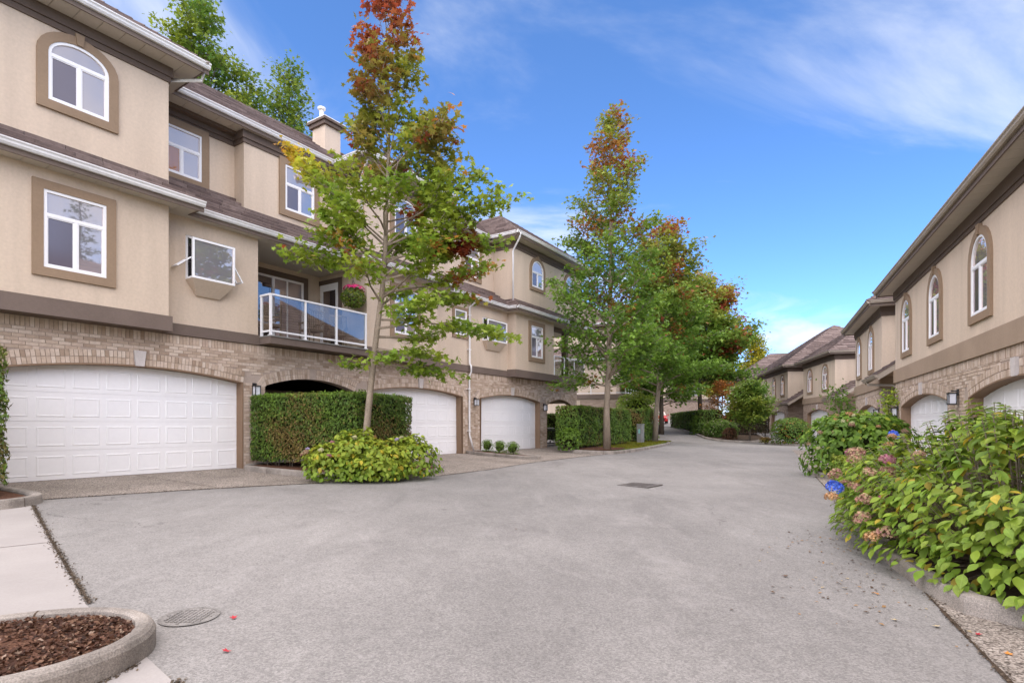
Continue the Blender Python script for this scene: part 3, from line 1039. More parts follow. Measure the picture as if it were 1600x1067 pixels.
def soffit(root, x0, x1, d0, d1, z, width=0.4, boards=True):
    mb = MB(True)
    mb.box(x0, x1, d0, d1 - 0.032, z + 0.012, z + 0.03)
    s = mb.build('soffit', 'fascia', root)
    if not boards: return s
    n = max(1, int(round((x1 - x0) / width)))
    w = (x1 - x0) / n
    for i in range(n):
        b = link('soffit_board', BOARD_MESH, s)
        b.location = (x0 + (i + 0.5) * w, -(d0 + d1 - 0.032) / 2, z + 0.004)
        b.scale = (w - 0.009, d1 - d0 - 0.036, 0.012)
    return s


def clip(poly, axis, val, keep_less):
    out = []
    n = len(poly)
    for i in range(n):
        a, b = poly[i], poly[(i + 1) % n]
        ia = (a[axis] <= val + 1e-9) if keep_less else (a[axis] >= val - 1e-9)
        ib = (b[axis] <= val + 1e-9) if keep_less else (b[axis] >= val - 1e-9)
        if ia: out.append(a)
        if ia != ib:
            t = (val - a[axis]) / (b[axis] - a[axis])
            out.append((a[0] + (b[0] - a[0]) * t, a[1] + (b[1] - a[1]) * t))
    return out


def roof_plane(mb, org, ex, up, k, poly, step=0.28, width=0.6, lift=0.075):
    """courses of tiles on one roof slope. poly in (s along the eave, t uphill in plan)"""
    tmax = max(p[1] for p in poly)
    tmin = min(p[1] for p in poly)
    smin, smax = min(p[0] for p in poly), max(p[0] for p in poly)
    i = 0
    t = tmin
    while t < tmax - 1e-6:
        t1 = min(t + step, tmax)
        c = clip(clip(poly, 1, t, False), 1, t1, True)
        if len(c) >= 3:
            s = smin - RND.random() * width
            while s < smax:
                wv = width * RND.uniform(0.75, 1.25)
                q = clip(clip(c, 0, s + 0.004, False), 0, s + wv - 0.004, True)
                s += wv
                if len(q) < 3: continue
                j = RND.uniform(0, 0.010)

                def P(pt, l):
                    return (org[0] + ex[0] * pt[0] + up[0] * pt[1], org[1] + ex[1] * pt[0] + up[1] * pt[1], org[2] + k * pt[1] + l)
                n = len(q)
                top = []
                for pt in q:
                    fr_ = (pt[1] - t) / step
                    top.append(P(pt, lift * (1 - fr_) + 0.006 + j))
                bot = [P(pt, -0.004) for pt in q]
                mb.add(top + bot, [tuple(range(n))] + [(a, (a + 1) % n, n + (a + 1) % n, n + a) for a in range(n)])
        t = t1
        i += 1


def hip_caps(mb, a, b, r=0.10, step=0.3):
    """overlapping ridge tiles from a (low) to b (high)"""
    A, B = Vector(a), Vector(b)
    L = (B - A).length
    n = max(1, int(L / step))
    d = (B - A) / n
    side = d.cross(Vector((0, 0, 1))).normalized()
    upv = side.cross(d).normalized()
    if upv.z < 0: upv = -upv
    for i in range(n):
        p0 = A + d * i - d * 0.1; p1 = A + d * (i + 1)
        l0, l1 = 0.055, 0.02
        mb.add([tuple(p0 - side * r + upv * (l0 - 0.05)), tuple(p0 + upv * (l0 + 0.035)), tuple(p0 + side * r + upv * (l0 - 0.05)),
                tuple(p1 - side * r + upv * (l1 - 0.05)), tuple(p1 + upv * (l1 + 0.035)), tuple(p1 + side * r + upv * (l1 - 0.05))],
               [(0, 1, 4, 3), (1, 2, 5, 4), (0, 2, 1)])


def lantern(pos, out, label, scale=1.0, group='black wall lanterns'):
    rz = math.atan2(out[1], out[0]) + math.pi / 2
    r = empty('wall_lantern', pos, rz, label, 'wall lamp')
    k = scale

    def bx(name, matn, *a, parent=r):
        mb = MB(True); mb.box(*[v * k for v in a]); return mb.build(name, matn, parent)
    bx('backplate', 'black_metal', -0.05, 0.05, 0.0, 0.02, 0.06, 0.20)
    bx('arm', 'black_metal', -0.02, 0.02, 0.02, 0.13, 0.145, 0.175)
    bx('cap', 'black_metal', -0.085, 0.085, 0.035, 0.205, 0.10, 0.125)
    g = bx('glass', 'lamp_glass', -0.062, 0.062, 0.058, 0.182, -0.125, 0.10)
    mb = MB(True)
    for sx in (-1, 1):
        for dd in (0.05, 0.19):
            mb.box((sx * 0.07 - 0.008) * k, (sx * 0.07 + 0.008) * k, (dd - 0.008) * k, (dd + 0.008) * k, -0.135 * k, 0.10 * k)
    mb.box(-0.078 * k, 0.078 * k, 0.042 * k, 0.198 * k, -0.15 * k, -0.125 * k)
    mb.build('cage', 'black_metal', r)
    return r


def downspout(root, pts, matn='gutter_white', r=0.04):
    mb = MB(True)
    mb.tube(pts, r, 8)
    return mb.build('downspout', matn, root, smooth=True)

# ------------------------------------------------------------------ the long townhouse on the left
p = PL(0, 0)
LB = empty('townhouse_row', (p[0], p[1], 0), math.atan2(UL[1], UL[0]),
           'long three-storey beige townhouse row on the left with brick ground floor and garages', 'townhouse')
XA, XE = -6.0, 27.55
g1, car, g2, g3, pas = Opening(3.36, 8.3, 2.28, 2.51), Opening(8.92, 12.04, 2.22, 2.50), Opening(12.6, 17.56, 2.30, 2.52), Opening(18.66, 23.6, 2.28, 2.52), Opening(24.25, 27.05, 2.17, 2.50)
ops = [g1, car, g2, g3, pas]
ZB = 3.31
brick_facade(LB, XA, XE, -0.12, ZB, ops, singles=300, cam_local=(5.5, DL0, EYE))
for o in (g1, g2, g3):
    keystone(LB, o); door_frame(LB, o, -0.1); garage_door(LB, o, 0.0)
door_frame(LB, pas, -0.1, matn='trim', depth=0.28)


def part(name, matn, *boxes, root=LB, kind=None):
    mb = MB(True)
    for b in boxes: mb.box(*b)
    return mb.build(name, matn, root)


# dark carport behind its arch, the passage at the far end, and the structure inside
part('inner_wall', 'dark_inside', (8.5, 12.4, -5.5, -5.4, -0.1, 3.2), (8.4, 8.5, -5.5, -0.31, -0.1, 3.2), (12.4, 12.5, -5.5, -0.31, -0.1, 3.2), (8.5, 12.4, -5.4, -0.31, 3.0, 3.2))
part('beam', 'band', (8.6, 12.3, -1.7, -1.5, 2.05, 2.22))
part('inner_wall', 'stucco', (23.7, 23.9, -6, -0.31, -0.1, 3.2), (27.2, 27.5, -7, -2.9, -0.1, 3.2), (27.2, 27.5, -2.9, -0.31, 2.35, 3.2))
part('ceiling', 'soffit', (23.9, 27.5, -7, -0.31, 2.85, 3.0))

# second storey
part('wall', 'stucco', (XA, 6.27, -7.2, 0.40, 3.36, 6.22))
part('wall', 'stucco', (6.27, 8.72, -7.2, 0.0, 3.36, 6.22))
part('wall', 'stucco', (8.72, 12.18, -7.2, -1.94, 3.36, 6.24))
part('wall', 'stucco', (12.18, 15.54, -7.2, 0.40, 3.36, 6.22))
part('wall', 'stucco', (15.54, 20.77, -7.2, 0.0, 3.36, 6.22))
part('wall', 'stucco', (20.77, 24.22, -7.2, 0.42, 3.36, 6.22))
part('wall', 'stucco', (24.22, 27.5, -7.2, -4.2, 3.36, 6.24))
# band course: around the bays and along the wall
part('band_course', 'band', (XA, 6.33, -0.2, 0.46, ZB, 3.655))
part('band_course', 'band', (6.33, 8.74, -0.2, 0.05, ZB + 0.005, 3.58))
part('band_course', 'band', (12.12, 15.60, -0.2, 0.46, ZB, 3.655))
part('band_course', 'band', (15.60, 20.71, -0.2, 0.05, ZB + 0.005, 3.58))
part('band_course', 'band', (20.71, 27.62, -0.2, 0.48, ZB, 3.64))
# balconies
part('balcony_slab', 'band', (8.745, 12.115, -2.0, 0.53, 3.335, 3.52))
part('balcony_floor', 'utility_grey', (8.73, 12.10, -1.93, 0.56, 3.521, 3.548))
part('balcony_slab', 'band', (24.23, 27.6, -4.19, 0.46, 3.36, 3.50))
part('balcony_ceiling', 'soffit', (8.72, 12.18, -1.94, 0.24, 6.19, 6.21))
part('balcony_post', 'frieze', (26.15, 26.42, -0.2, 0.07, 3.5, 6.2))
part('balcony_beam', 'frieze', (24.22, 27.5, -0.2, 0.05, 6.0, 6.19))


def railing(x0, x1, d, z0, z1, posts, side0=None, side1=None):
    mb = MB(True)
    mb.box(x0 - 0.03, x1 + 0.03, d - 0.035, d + 0.035, z1 - 0.045, z1)
    mb.box(x0, x1, d - 0.018, d + 0.018, z0 + 0.10, z0 + 0.145)
    ra = mb.build('railing', 'white_paint', LB)
    xs = sorted(posts)
    for x in xs:
        b = MB(True); b.box(x - 0.028, x + 0.028, d - 0.028, d + 0.028, z0, z1 - 0.046); b.build('post', 'white_paint', ra)
        b = MB(True); b.box(x - 0.06, x + 0.06, d - 0.05, d + 0.05, z0 - 0.002, z0 + 0.012); b.build('post_foot', 'white_paint', ra)
    for a, b_ in zip(xs[:-1], xs[1:]):
        b = MB(True); b.box(a + 0.03, b_ - 0.03, d - 0.004, d + 0.004, z0 + 0.146, z1 - 0.047); b.build('glass_panel', 'rail_glass', ra)
    for sx, da in ((side0, -0.0), (side1, -0.0)):
        if sx is None: continue
        x, dback = sx
        b = MB(True)
        b.box(x - 0.035, x + 0.035, dback, d - 0.036, z1 - 0.045, z1)
        b.box(x - 0.018, x + 0.018, dback, d - 0.03, z0 + 0.10, z0 + 0.145)
        b.box(x - 0.028, x + 0.028, dback + 0.02, dback + 0.076, z0, z1 - 0.046)
        b.build('side_rail', 'white_paint', ra)
        b = MB(True); b.box(x - 0.004, x + 0.004, dback + 0.08, d - 0.032, z0 + 0.146, z1 - 0.047); b.build('glass_panel', 'rail_glass', ra)
    return ra


railing(8.78, 12.05, 0.49, 3.55, 4.67, [8.78, 9.85, 10.92, 12.05], side0=(8.78, 0.03))
railing(24.26, 27.55, 0.42, 3.5, 4.63, [24.26, 25.3, 26.4, 27.55], side1=(27.55, -4.0))

# balcony doors
sd = MB(True)
ring_solid(sd, outline(9.3, 11.5, 3.6, 5.84, 0, -0.06), outline(9.3, 11.5, 3.6, 5.84, 0, 0.0), -1.94, -1.88)
sd.box(10.37, 10.45, -1.935, -1.885, 3.62, 5.8)
sd.box(10.88, 10.93, -1.935, -1.89, 3.62, 5.8)
sdo = sd.build('sliding_door', 'white_paint', LB)
t = MB(True); t.box(9.35, 10.38, -1.935, -1.92, 3.66, 5.79); t.build('pane', 'glass_dark', sdo)
t = MB(True); t.box(10.44, 11.45, -1.935, -1.915, 3.66, 5.79); t.build('pane', 'glass_bright', sdo)
t = MB(True); ring_solid(t, outline(9.3, 11.5, 3.6, 5.84, 0, 0.0), outline(9.3, 11.5, 3.6, 5.84, 0, 0.19), -1.95, -1.90); t.build('trim', 'frieze', sdo)
dd = MB(True)                      # white door in the side of the bay
for a in ((12.13, 12.185, -1.86, -1.72, 3.56, 5.88), (12.13, 12.185, -1.06, -0.95, 3.56, 5.88), (12.13, 12.185, -1.72, -1.06, 5.66, 5.88), (12.13, 12.185, -1.72, -1.06, 3.56, 3.80)):
    dd.box(*a)
ddo = dd.build('balcony_door', 'white_paint', LB)
t = MB(True); t.box(12.15, 12.18, -1.73, -1.05, 3.8, 5.66); t.build('pane', 'glass_dark', ddo)
t = MB(True); t.box(12.14, 12.18, -1.93, -0.78, 5.885, 6.04); t.box(12.14, 12.18, -0.945, -0.78, 3.56, 5.884); t.build('trim', 'frieze', ddo)

# windows of the second storey
window(LB, 3.96, 5.02, 4.25, 5.78, 0, 0.40, trim=0.175, transom=5.29, trim_mat='trim')
window(LB, 13.35, 14.46, 4.25, 5.78, 0, 0.40, trim=0.16, transom=5.29)
window(LB, 22.04, 23.09, 4.32, 5.80, 0, 0.42, trim=0.20, transom=5.30)
window(LB, 17.0, 17.75, 4.75, 5.75, 0, 0.0, trim=0.12, transom=5.4)


def garden_window(x0, x1, z0, z1, proj, open_sash=True):
    """box window: glazed front and sides, sloping glass top, tapered stucco base, side sashes propped open"""
    fr = MB(True)
    ring_solid(fr, outline(x0, x1, z0, z1, 0, -0.05), outline(x0, x1, z0, z1, 0, 0.0), proj - 0.045, proj)
    for x in (x0 + 0.022, x1 - 0.022):
        fr.box(x - 0.02, x + 0.02, 0.0, 0.045, z0, z1 + 0.10)
        fr.box(x - 0.02, x + 0.02, 0.046, proj - 0.046, z0, z0 + 0.045)
        fr.hexa([(x - 0.02, 0.046, z1 + 0.055), (x + 0.02, 0.046, z1 + 0.055), (x + 0.02, proj - 0.046, z1 - 0.045), (x - 0.02, proj - 0.046, z1 - 0.045),
                 (x - 0.02, 0.046, z1 + 0.10), (x + 0.02, 0.046, z1 + 0.10), (x + 0.02, proj - 0.046, z1), (x - 0.02, proj - 0.046, z1)])
    fr.box(x0 + 0.05, x1 - 0.05, proj * 0.45, proj * 0.45 + 0.012, z0 + (z1 - z0) * 0.5, z0 + (z1 - z0) * 0.5 + 0.014)
    xm = x0 + (x1 - x0) * 0.78
    fr.box(xm - 0.01, xm + 0.01, 0.02, 0.04, z0 + 0.04, z1 - 0.04)
    w = fr.build('garden_window', 'white_paint', LB)
    t = MB(True); t.box(x0 + 0.05, x1 - 0.05, proj - 0.026, proj - 0.02, z0 + 0.05, z1 - 0.05); t.build('pane', 'glass_bright', w)
    t = MB(True); t.box(x0 + 0.045, x1 - 0.045, 0.001, 0.008, z0 + 0.04, z1 + 0.06); t.build('back_pane', 'glass_dark', w)
    t = MB(True)
    t.hexa([(x0, 0.0, z1 + 0.10), (x1, 0.0, z1 + 0.10), (x1, proj - 0.01, z1 + 0.002), (x0, proj - 0.01, z1 + 0.002),
            (x0, 0.0, z1 + 0.115), (x1, 0.0, z1 + 0.115), (x1, proj - 0.01, z1 + 0.014), (x0, proj - 0.01, z1 + 0.014)])
    t.build('glass_top', 'rail_glass', w)
    t = MB(True)
    zb, ins = z0 - 0.36, 0.24
    t.hexa([(x0 + ins, -0.02, zb), (x1 - ins, -0.02, zb), (x1 - ins, 0.06, zb), (x0 + ins, 0.06, zb),
            (x0, -0.02, z0 - 0.002), (x1, -0.02, z0 - 0.002), (x1, proj, z0 - 0.002), (x0, proj, z0 - 0.002)])
    t.build('base', 'stucco', w)
    if open_sash:
        for s, x in ((-1, x0), (1, x1)):
            ang = rad(50 if s < 0 else 32); h = 0.42
            zt = z0 + 0.48
            ox, oz = s * math.sin(ang) * h, -math.cos(ang) * h
            t = MB(True)

            def q(d, k, e):
                return (x + ox * k + s * e * math.cos(ang), d, zt + oz * k + e * math.sin(ang))
            for (da, db, ka, kb) in ((0.03, 0.065, 0, 1), (proj - 0.075, proj - 0.04, 0, 1), (0.065, proj - 0.075, 0, 0.09), (0.065, proj - 0.075, 0.9, 1)):
                t.hexa([q(da, ka, 0), q(db, ka, 0), q(db, kb, 0), q(da, kb, 0), q(da, ka, 0.025), q(db, ka, 0.025), q(db, kb, 0.025), q(da, kb, 0.025)])
            sa = t.build('open_sash', 'white_paint', w)
    return w


garden_window(6.83, 7.88, 4.69, 5.66, 0.35)
garden_window(18.85, 20.28, 4.72, 5.62, 0.30, open_sash=False)

# third storey
ZT = 9.49
part('wall', 'stucco', (XA, 6.36, -7.2, 0.20, 6.3, ZT))
part('wall', 'stucco', (6.36, 8.88, -7.2, -1.44, 6.3, ZT))
part('wall', 'stucco', (8.88, 12.30, -7.2, -0.95, 6.3, ZT))
part('wall', 'stucco', (12.30, 15.70, -7.2, 0.20, 6.3, ZT))
part('wall', 'stucco', (15.70, 20.97, -7.2, -0.95, 6.3, ZT))
part('wall', 'stucco', (20.97, 27.75, -7.2, 0.20, 6.3, ZT))
for (x0, x1, d) in ((XA, 6.36, 0.20), (6.45, 8.80, -1.44), (8.88, 12.2, -0.95), (12.30, 15.70, 0.20), (15.8, 20.87, -0.95), (20.97, 27.75, 0.20)):
    mb = MB(True)
    mb.box(x0 - 0.07, x1 + 0.07, d - 1.0, d + 0.07, 9.27, ZT - 0.001)
    mb.box(x0 - 0.035, x1 + 0.035, d - 1.0, d + 0.035, 9.15, 9.27)
    mb.build('frieze', 'frieze', LB)
part('wall_panel', 'stucco', (8.16, 8.75, -1.44, -1.42, 7.2, 9.1))
window(LB, 4.09, 5.14, 7.66, 8.62, 0.36, 0.20, trim=0.18, transom=8.58, key=True)
window(LB, 6.90, 7.94, 7.77, 9.02, 0, -1.44, trim=0.19, transom=8.52, warm=True)
window(LB, 10.16, 11.19, 7.66, 9.02, 0, -0.95, trim=0.19, transom=8.46)
window(LB, 13.55, 14.65, 7.66, 8.62, 0.36, 0.20, trim=0.18, transom=8.58, key=True)
window(LB, 18.8, 19.85, 7.64, 8.95, 0, -0.95, trim=0.17, transom=8.46)
window(LB, 22.45, 23.52, 7.73, 8.52, 0.50, 0.20, trim=0.17, transom=8.45, key=True)
window(LB, 25.82, 26.87, 7.73, 8.52, 0.50, 0.20, trim=0.17, transom=8.45, key=True)

# upper eaves: soffit, fascia, gutter
GZ, GL = 9.70, 6.40
for (x0, x1, db, de) in ((XA, 6.90, -1.0, 0.745), (6.90, 11.83, -2.0, -0.745), (11.83, 16.2, -1.0, 0.745), (16.2, 20.45, -2.0, -0.745), (20.45, 28.25, -1.0, 0.745)):
    soffit(LB, x0, x1, db, de, ZT)
    eave_run(LB, (x0 - (0.115 if de > 0 else -0.0), de), (x1 + (0.115 if de > 0 else 0.0), de), (0, 1), GZ, 'gutter_white')
for (x, s) in ((6.90, 1), (11.83, -1), (16.2, 1), (20.45, -1), (28.25, 1)):
    g = s < 0
    d0 = -0.63 if x < 28 else -7.4
    if g:
        eave_run(LB, (x, d0), (x, 0.745 + 0.115), (s, 0), GZ - 0.001, 'gutter_white', gutter=True)
    else:
        eave_run(LB, (x, d0), (x, 0.745), (s, 0), GZ - 0.001, 'gutter_white', gutter=False)

# upper roofs
K = 0.70


def plane_roof(segs, name='roof', root=LB, caps=()):
    mb = MB(True)
    for s in segs: roof_plane(mb, *s)
    o = mb.build(name, 'roof_tile', root, recalc=False)
    if caps:
        c = MB(True)
        for a, b in caps: hip_caps(c, a, b)
        c.build('hip_tiles', 'roof_tile', o, recalc=False)
    return o


zr = GZ - 0.03


def bay_hip(x0, x1, de=0.80, tmax=3.36, right_hip=True, left_hip=True):
    w = (x1 - x0)
    t = min(w / 2, tmax)
    segs = [((x0, de, zr), (1, 0), (0, -1), K, [(0, 0), (w, 0), (w - (t if right_hip else 0), t), (t if left_hip else 0, t)])]
    caps = []
    D = 5.0
    zt_ = zr + K * t
    if left_hip:
        segs.append(((x0, de, zr), (0, -1), (1, 0), K, [(0, 0), (t, t), (D, t), (D, 0)]))
        caps.append(((x0, de, zr), (x0 + t, de - t, zt_)))
    if right_hip:
        segs.append(((x1, de, zr), (0, -1), (-1, 0), K, [(0, 0), (D, 0), (D, t), (t, t)]))
        caps.append(((x1, de, zr), (x1 - t, de - t, zt_)))
    if w / 2 > t:
        pass
    plane_roof(segs, 'roof', LB, caps)


plane_roof([((XA, -0.70, zr), (1, 0), (0, -1), K, [(0, 0), (34.2, 0), (30.8, 3.4), (0, 3.4)]),
            ((XA, -7.5, zr), (1, 0), (0, 1), K, [(0, 0), (34.2, 0), (30.8, 3.4), (0, 3.4)]),
            ((28.2, -0.7, zr), (0, -1), (-1, 0), K, [(0, 0), (3.4, 3.4), (6.8, 0)])],
           'roof', LB, [((XA, -4.1, zr + K * 3.4), (24.8, -4.1, zr + K * 3.4))])
bay_hip(-6.0, 6.95, left_hip=False)
bay_hip(11.78, 16.25)
bay_hip(20.40, 28.30)
# closes the roof space behind the bay fronts
part('roof_core', 'frieze', (XA, 27.9, -6.6, -1.2, 9.4, 9.9))

# chimney
ch = MB(True)
ch.box(12.75, 13.42, -3.1, -2.4, 9.6, 11.83)
cho = ch.build('chimney', 'stucco', LB)
t = MB(True); t.box(12.66, 13.51, -3.19, -2.31, 11.83, 11.96); t.box(12.60, 13.57, -3.25, -2.25, 11.96, 12.05); t.build('cap', 'frieze', cho)
t = MB(True); t.box(12.62, 13.55, -3.23, -2.27, 12.05, 12.09); t.build('flashing', 'gutter_white', cho)
t = MB(True); t.tube([(12.95, -2.85, 12.08), (12.95, -2.85, 12.52)], 0.075, 12); t.tube([(12.95, -2.85, 12.58), (12.95, -2.85, 12.64), (12.95, -2.85, 12.71)], [0.14, 0.145, 0.02], 12); t.tube([(12.95, -2.85, 12.48), (12.95, -2.85, 12.60)], 0.05, 8); t.build('flue', 'gutter_white', cho, smooth=False)

# lower skirt roofs with their eaves
ZS2 = GL - 0.21
for (x0, x1, db, de) in ((XA, 6.80, -0.3, 0.745), (6.80, 11.80, -0.6, 0.28), (11.80, 16.0, -0.3, 0.745), (16.0, 20.40, -0.6, 0.28), (20.40, 28.1, -4.3, 0.80)):
    soffit(LB, x0, x1, db, de, ZS2)
    eave_run(LB, (x0 - (0.1 if de > 0.5 and x0 > 0 else 0), de), (x1 + (0.1 if de > 0.5 else 0), de), (0, 1), GL, 'gutter_white')
for (x, s, de) in ((6.80, 1, 0.745), (11.80, -1, 0.745), (16.0, 1, 0.745), (20.40, -1, 0.80), (28.1, 1, 0.80)):
    eave_run(LB, (x, 0.25), (x, de), (s, 0), GL - 0.001, 'gutter_white', gutter=(s < 0 and x > 20))
zq = GL - 0.03
plane_roof([((XA, 0.80, zq), (1, 0), (0, -1), K, [(0, 0), (12.85, 0), (12.30, 0.6), (0, 0.6)]),
            ((6.85, 0.80, zq), (0, -1), (-1, 0), K, [(0, 0), (1.6, 0), (1.6, 0.55), (0.55, 0.55)]),
            ((6.36, 0.33, zq), (1, 0), (0, -1), K, [(-0.1, 0), (5.9, 0), (5.9, 1.85), (-0.1, 1.85)])], 'skirt_roof')
plane_roof([((11.75, 0.80, zq), (1, 0), (0, -1), K, [(0, 0), (4.3, 0), (3.7, 0.6), (0.6, 0.6)]),
            ((11.75, 0.80, zq), (0, -1), (1, 0), K, [(0, 0), (0.6, 0.6), (1.6, 0.6), (1.6, 0)]),
            ((16.05, 0.80, zq), (0, -1), (-1, 0), K, [(0, 0), (1.6, 0), (1.6, 0.55), (0.55, 0.55)]),
            ((15.6, 0.33, zq), (1, 0), (0, -1), K, [(0, 0), (5.3, 0), (5.3, 1.35), (0, 1.35)])], 'skirt_roof')
plane_roof([((20.35, 0.85, zq), (1, 0), (0, -1), K, [(0, 0), (7.8, 0), (7.2, 0.66), (0.66, 0.66)]),
            ((20.35, 0.85, zq), (0, -1), (1, 0), K, [(0, 0), (0.66, 0.66), (2.0, 0.66), (2.0, 0)]),
            ((28.15, 0.85, zq), (0, -1), (-1, 0), K, [(0, 0), (6, 0), (6, 0.5), (0.5, 0.5)])], 'skirt_roof',
           caps=[((20.35, 0.85, zq), (21.0, 0.2, zq + K * 0.65))])

# downspouts
downspout(LB, [(6.95, 0.62, 9.55), (6.95, 0.55, 9.38), (6.46, 0.02, 9.32), (6.43, 0.0, 9.2)])
downspout(LB, [(12.0, 0.70, 9.52), (12.0, 0.55, 9.36), (12.24, 0.1, 9.15), (12.24, 0.1, 7.0)])
downspout(LB, [(20.5, 0.86, 9.60), (20.52, 0.80, 9.38), (20.90, 0.26, 9.12), (20.90, 0.20, 9.0), (20.90, 0.20, 6.75)])
downspout(LB, [(17.95, 0.40, 6.32), (17.95, 0.38, 6.17), (17.86, 0.10, 5.95), (17.86, 0.10, 3.66), (17.88, 0.16, 3.55), (17.88, 0.16, 3.3), (17.90, 0.06, 3.15), (17.90, 0.06, 0.75), (17.92, 0.10, 0.6), (18.1, 0.14, 0.05)])
for z in (5.6, 4.2, 2.6, 0.9):
    part('downspout_strap', 'gutter_white', (17.80, 17.95, -0.005, 0.12 if z > 3.4 else 0.105, z, z + 0.04))
downspout(LB, [(26.6, -0.15, 6.1), (26.6, -0.15, 3.5)], r=0.025)

# lanterns on the brick piers
for x, z, lab in ((8.6, 2.08, 'black wall lantern on the brick pier between the nearest garage door and the dark arch'),
                  (12.32, 2.05, 'black wall lantern on the brick pier behind the maple trunk'),
                  (18.3, 2.10, 'black wall lantern beside the white downspout between two garage doors'),
                  (23.93, 2.02, 'black wall lantern between the farthest garage door and the open passage arch')):
    q = PL(x, 0.006)
    lantern((q[0], q[1], z), NL, lab, 1.0)

# ------------------------------------------------------------------ two-storey blocks on the right


def town_block(root, x0, x1, d, zb, base, wins, arches, depth=9.0, near=True, k=0.7, hipL=True, hipR=True, over=0.5, gm='gutter_tan', band_m='band_tan', ridge=6.0, single=None, stuc='stucco', dark_arch=False):
    """two storeys: brick with arched garages, band, stucco with arched windows, eave, hipped roof. zb = band bottom"""
    ops_ = [Opening(a, b, base + 2.06, base + 2.36) for a, b in arches]

    def pt(name, matn, *b):
        mb = MB(True)
        for q in b: mb.box(*q)
        return mb.build(name, matn, root)
    if near:
        brick_facade(root, x0, x1, base - 0.1, zb, ops_, dface=d)
        pt('side_wall', 'far_brick', (x0, x0 + 0.25, d - depth, d - 0.305, base - 0.3, zb), (x1 - 0.25, x1, d - depth, d - 0.305, base - 0.3, zb))
    else:
        mb = MB(True)
        xs = sorted(set([x0, x1] + [o.x0 + (o.x1 - o.x0) * i / 16 for o in ops_ for i in range(17)]))
        for a, b in zip(xs[:-1], xs[1:]):
            lo = [base - 0.3] * 2
            for o in ops_:
                if o.x0 < (a + b) / 2 < o.x1: lo = [max(o.top(a), o.zs), max(o.top(b), o.zs)]
            mb.hexa([(a, d - 0.3, lo[0]), (b, d - 0.3, lo[1]), (b, d, lo[1]), (a, d, lo[0]), (a, d - 0.3, zb), (b, d - 0.3, zb), (b, d, zb), (a, d, zb)])
        mb.box(x0, x0 + 0.25, d - depth, d - 0.301, base - 0.3, zb); mb.box(x1 - 0.25, x1, d - depth, d - 0.301, base - 0.3, zb)
        mb.build('brick_wall', 'far_brick', root)
    for o in ops_:
        keystone(root, o, d); door_frame(root, o, base - 0.1, d, 0.30, 'jamb')
        if near: garage_door(root, o, base, d, 4, 8 if o.x1 - o.x0 > 4 else 4, 0.56)
        else:
            mb = MB(True)
            for r in range(4): mb.box(o.x0 - 0.05, o.x1 + 0.05, d - 0.33, d - 0.28 , base + r * 0.56, base + (r + 1) * 0.56 - 0.015)
            mb.box(o.x0 - 0.05, o.x1 + 0.05, d - 0.34, d - 0.30, base, base + 2.6)
            mb.build('garage_door', 'door_white', root)
    zt = zb + 2.86
    pt('wall', stuc, (x0, x1, d - depth, d, zb + 0.02, zt + 0.36))
    pt('band_course', band_m, (x0 - 0.05, x1 + 0.05, d - depth, d + 0.055, zb, zb + 0.45))
    mb = MB(True)
    mb.box(x0 - 0.06, x1 + 0.06, d - depth, d + 0.06, zt + 0.10, zt + 0.37)
    mb.box(x0 - 0.03, x1 + 0.03, d - depth, d + 0.03, zt, zt + 0.10)
    mb.build('frieze', 'frieze', root)
    for xc in wins:
        window(root, xc - 0.52, xc + 0.52, zb + 0.92, zb + 2.06, 0.54, d, trim=0.17, transom=zb + 1.98, key=near, cheap=not near)
    zs_, zg = zt + 0.37, zt + 0.56
    soffit(root, x0 - over, x1 + over, d - 1.0, d + over, zs_, boards=near)
    mb = MB(True); mb.box(x0 - over, x0 - 0.02, d - depth - over, d - 1.0, zs_ + 0.005, zs_ + 0.03); mb.box(x1 + 0.02, x1 + over, d - depth - over, d - 1.0, zs_ + 0.005, zs_ + 0.03); mb.build('side_soffit', 'soffit', root)
    eave_run(root, (x0 - over - 0.1, d + over), (x1 + over + 0.1, d + over), (0, 1), zg, gm)
    eave_run(root, (x0 - over, d - depth - over), (x0 - over, d + over), (-1, 0), zg - 0.001, gm)
    eave_run(root, (x1 + over, d - depth - over), (x1 + over, d + over), (1, 0), zg - 0.001, gm)
    # hipped roof
    e = over + 0.06
    X0, X1, D0, D1 = x0 - e, x1 + e, d - depth - e, d + e
    w, h = X1 - X0, D1 - D0
    t = min(h / 2, w / 2, ridge)
    z_ = zg - 0.03
    segs = [((X0, D1, z_), (1, 0), (0, -1), k, [(0, 0), (w, 0), (w - t, t), (t, t)]),
            ((X0, D1, z_), (0, -1), (1, 0), k, [(0, 0), (t, t), (h - t, t), (h, 0)]),
            ((X1, D1, z_), (0, -1), (-1, 0), k, [(0, 0), (h, 0), (h - t, t), (t, t)])]
    mb = MB(True)
    for s in segs: roof_plane(mb, *s, 0.30, 0.8)
    mb.add([(X0, D0, z_), (X1, D0, z_), (X1 - t, D0 + t, z_ + k * t), (X0 + t, D0 + t, z_ + k * t)], [(0, 1, 2, 3)])
    r = mb.build('roof', 'roof_tile', root, recalc=False)
    c = MB(True)
    hip_caps(c, (X0, D1, z_), (X0 + t, D1 - t, z_ + k * t)); hip_caps(c, (X1, D1, z_), (X1 - t, D1 - t, z_ + k * t))
    if w > 2 * t + 0.5: hip_caps(c, (X0 + t, D1 - t, z_ + k * t), (X1 - t, D1 - t, z_ + k * t))
    c.build('hip_tiles', 'roof_tile', r, recalc=False)
    return r


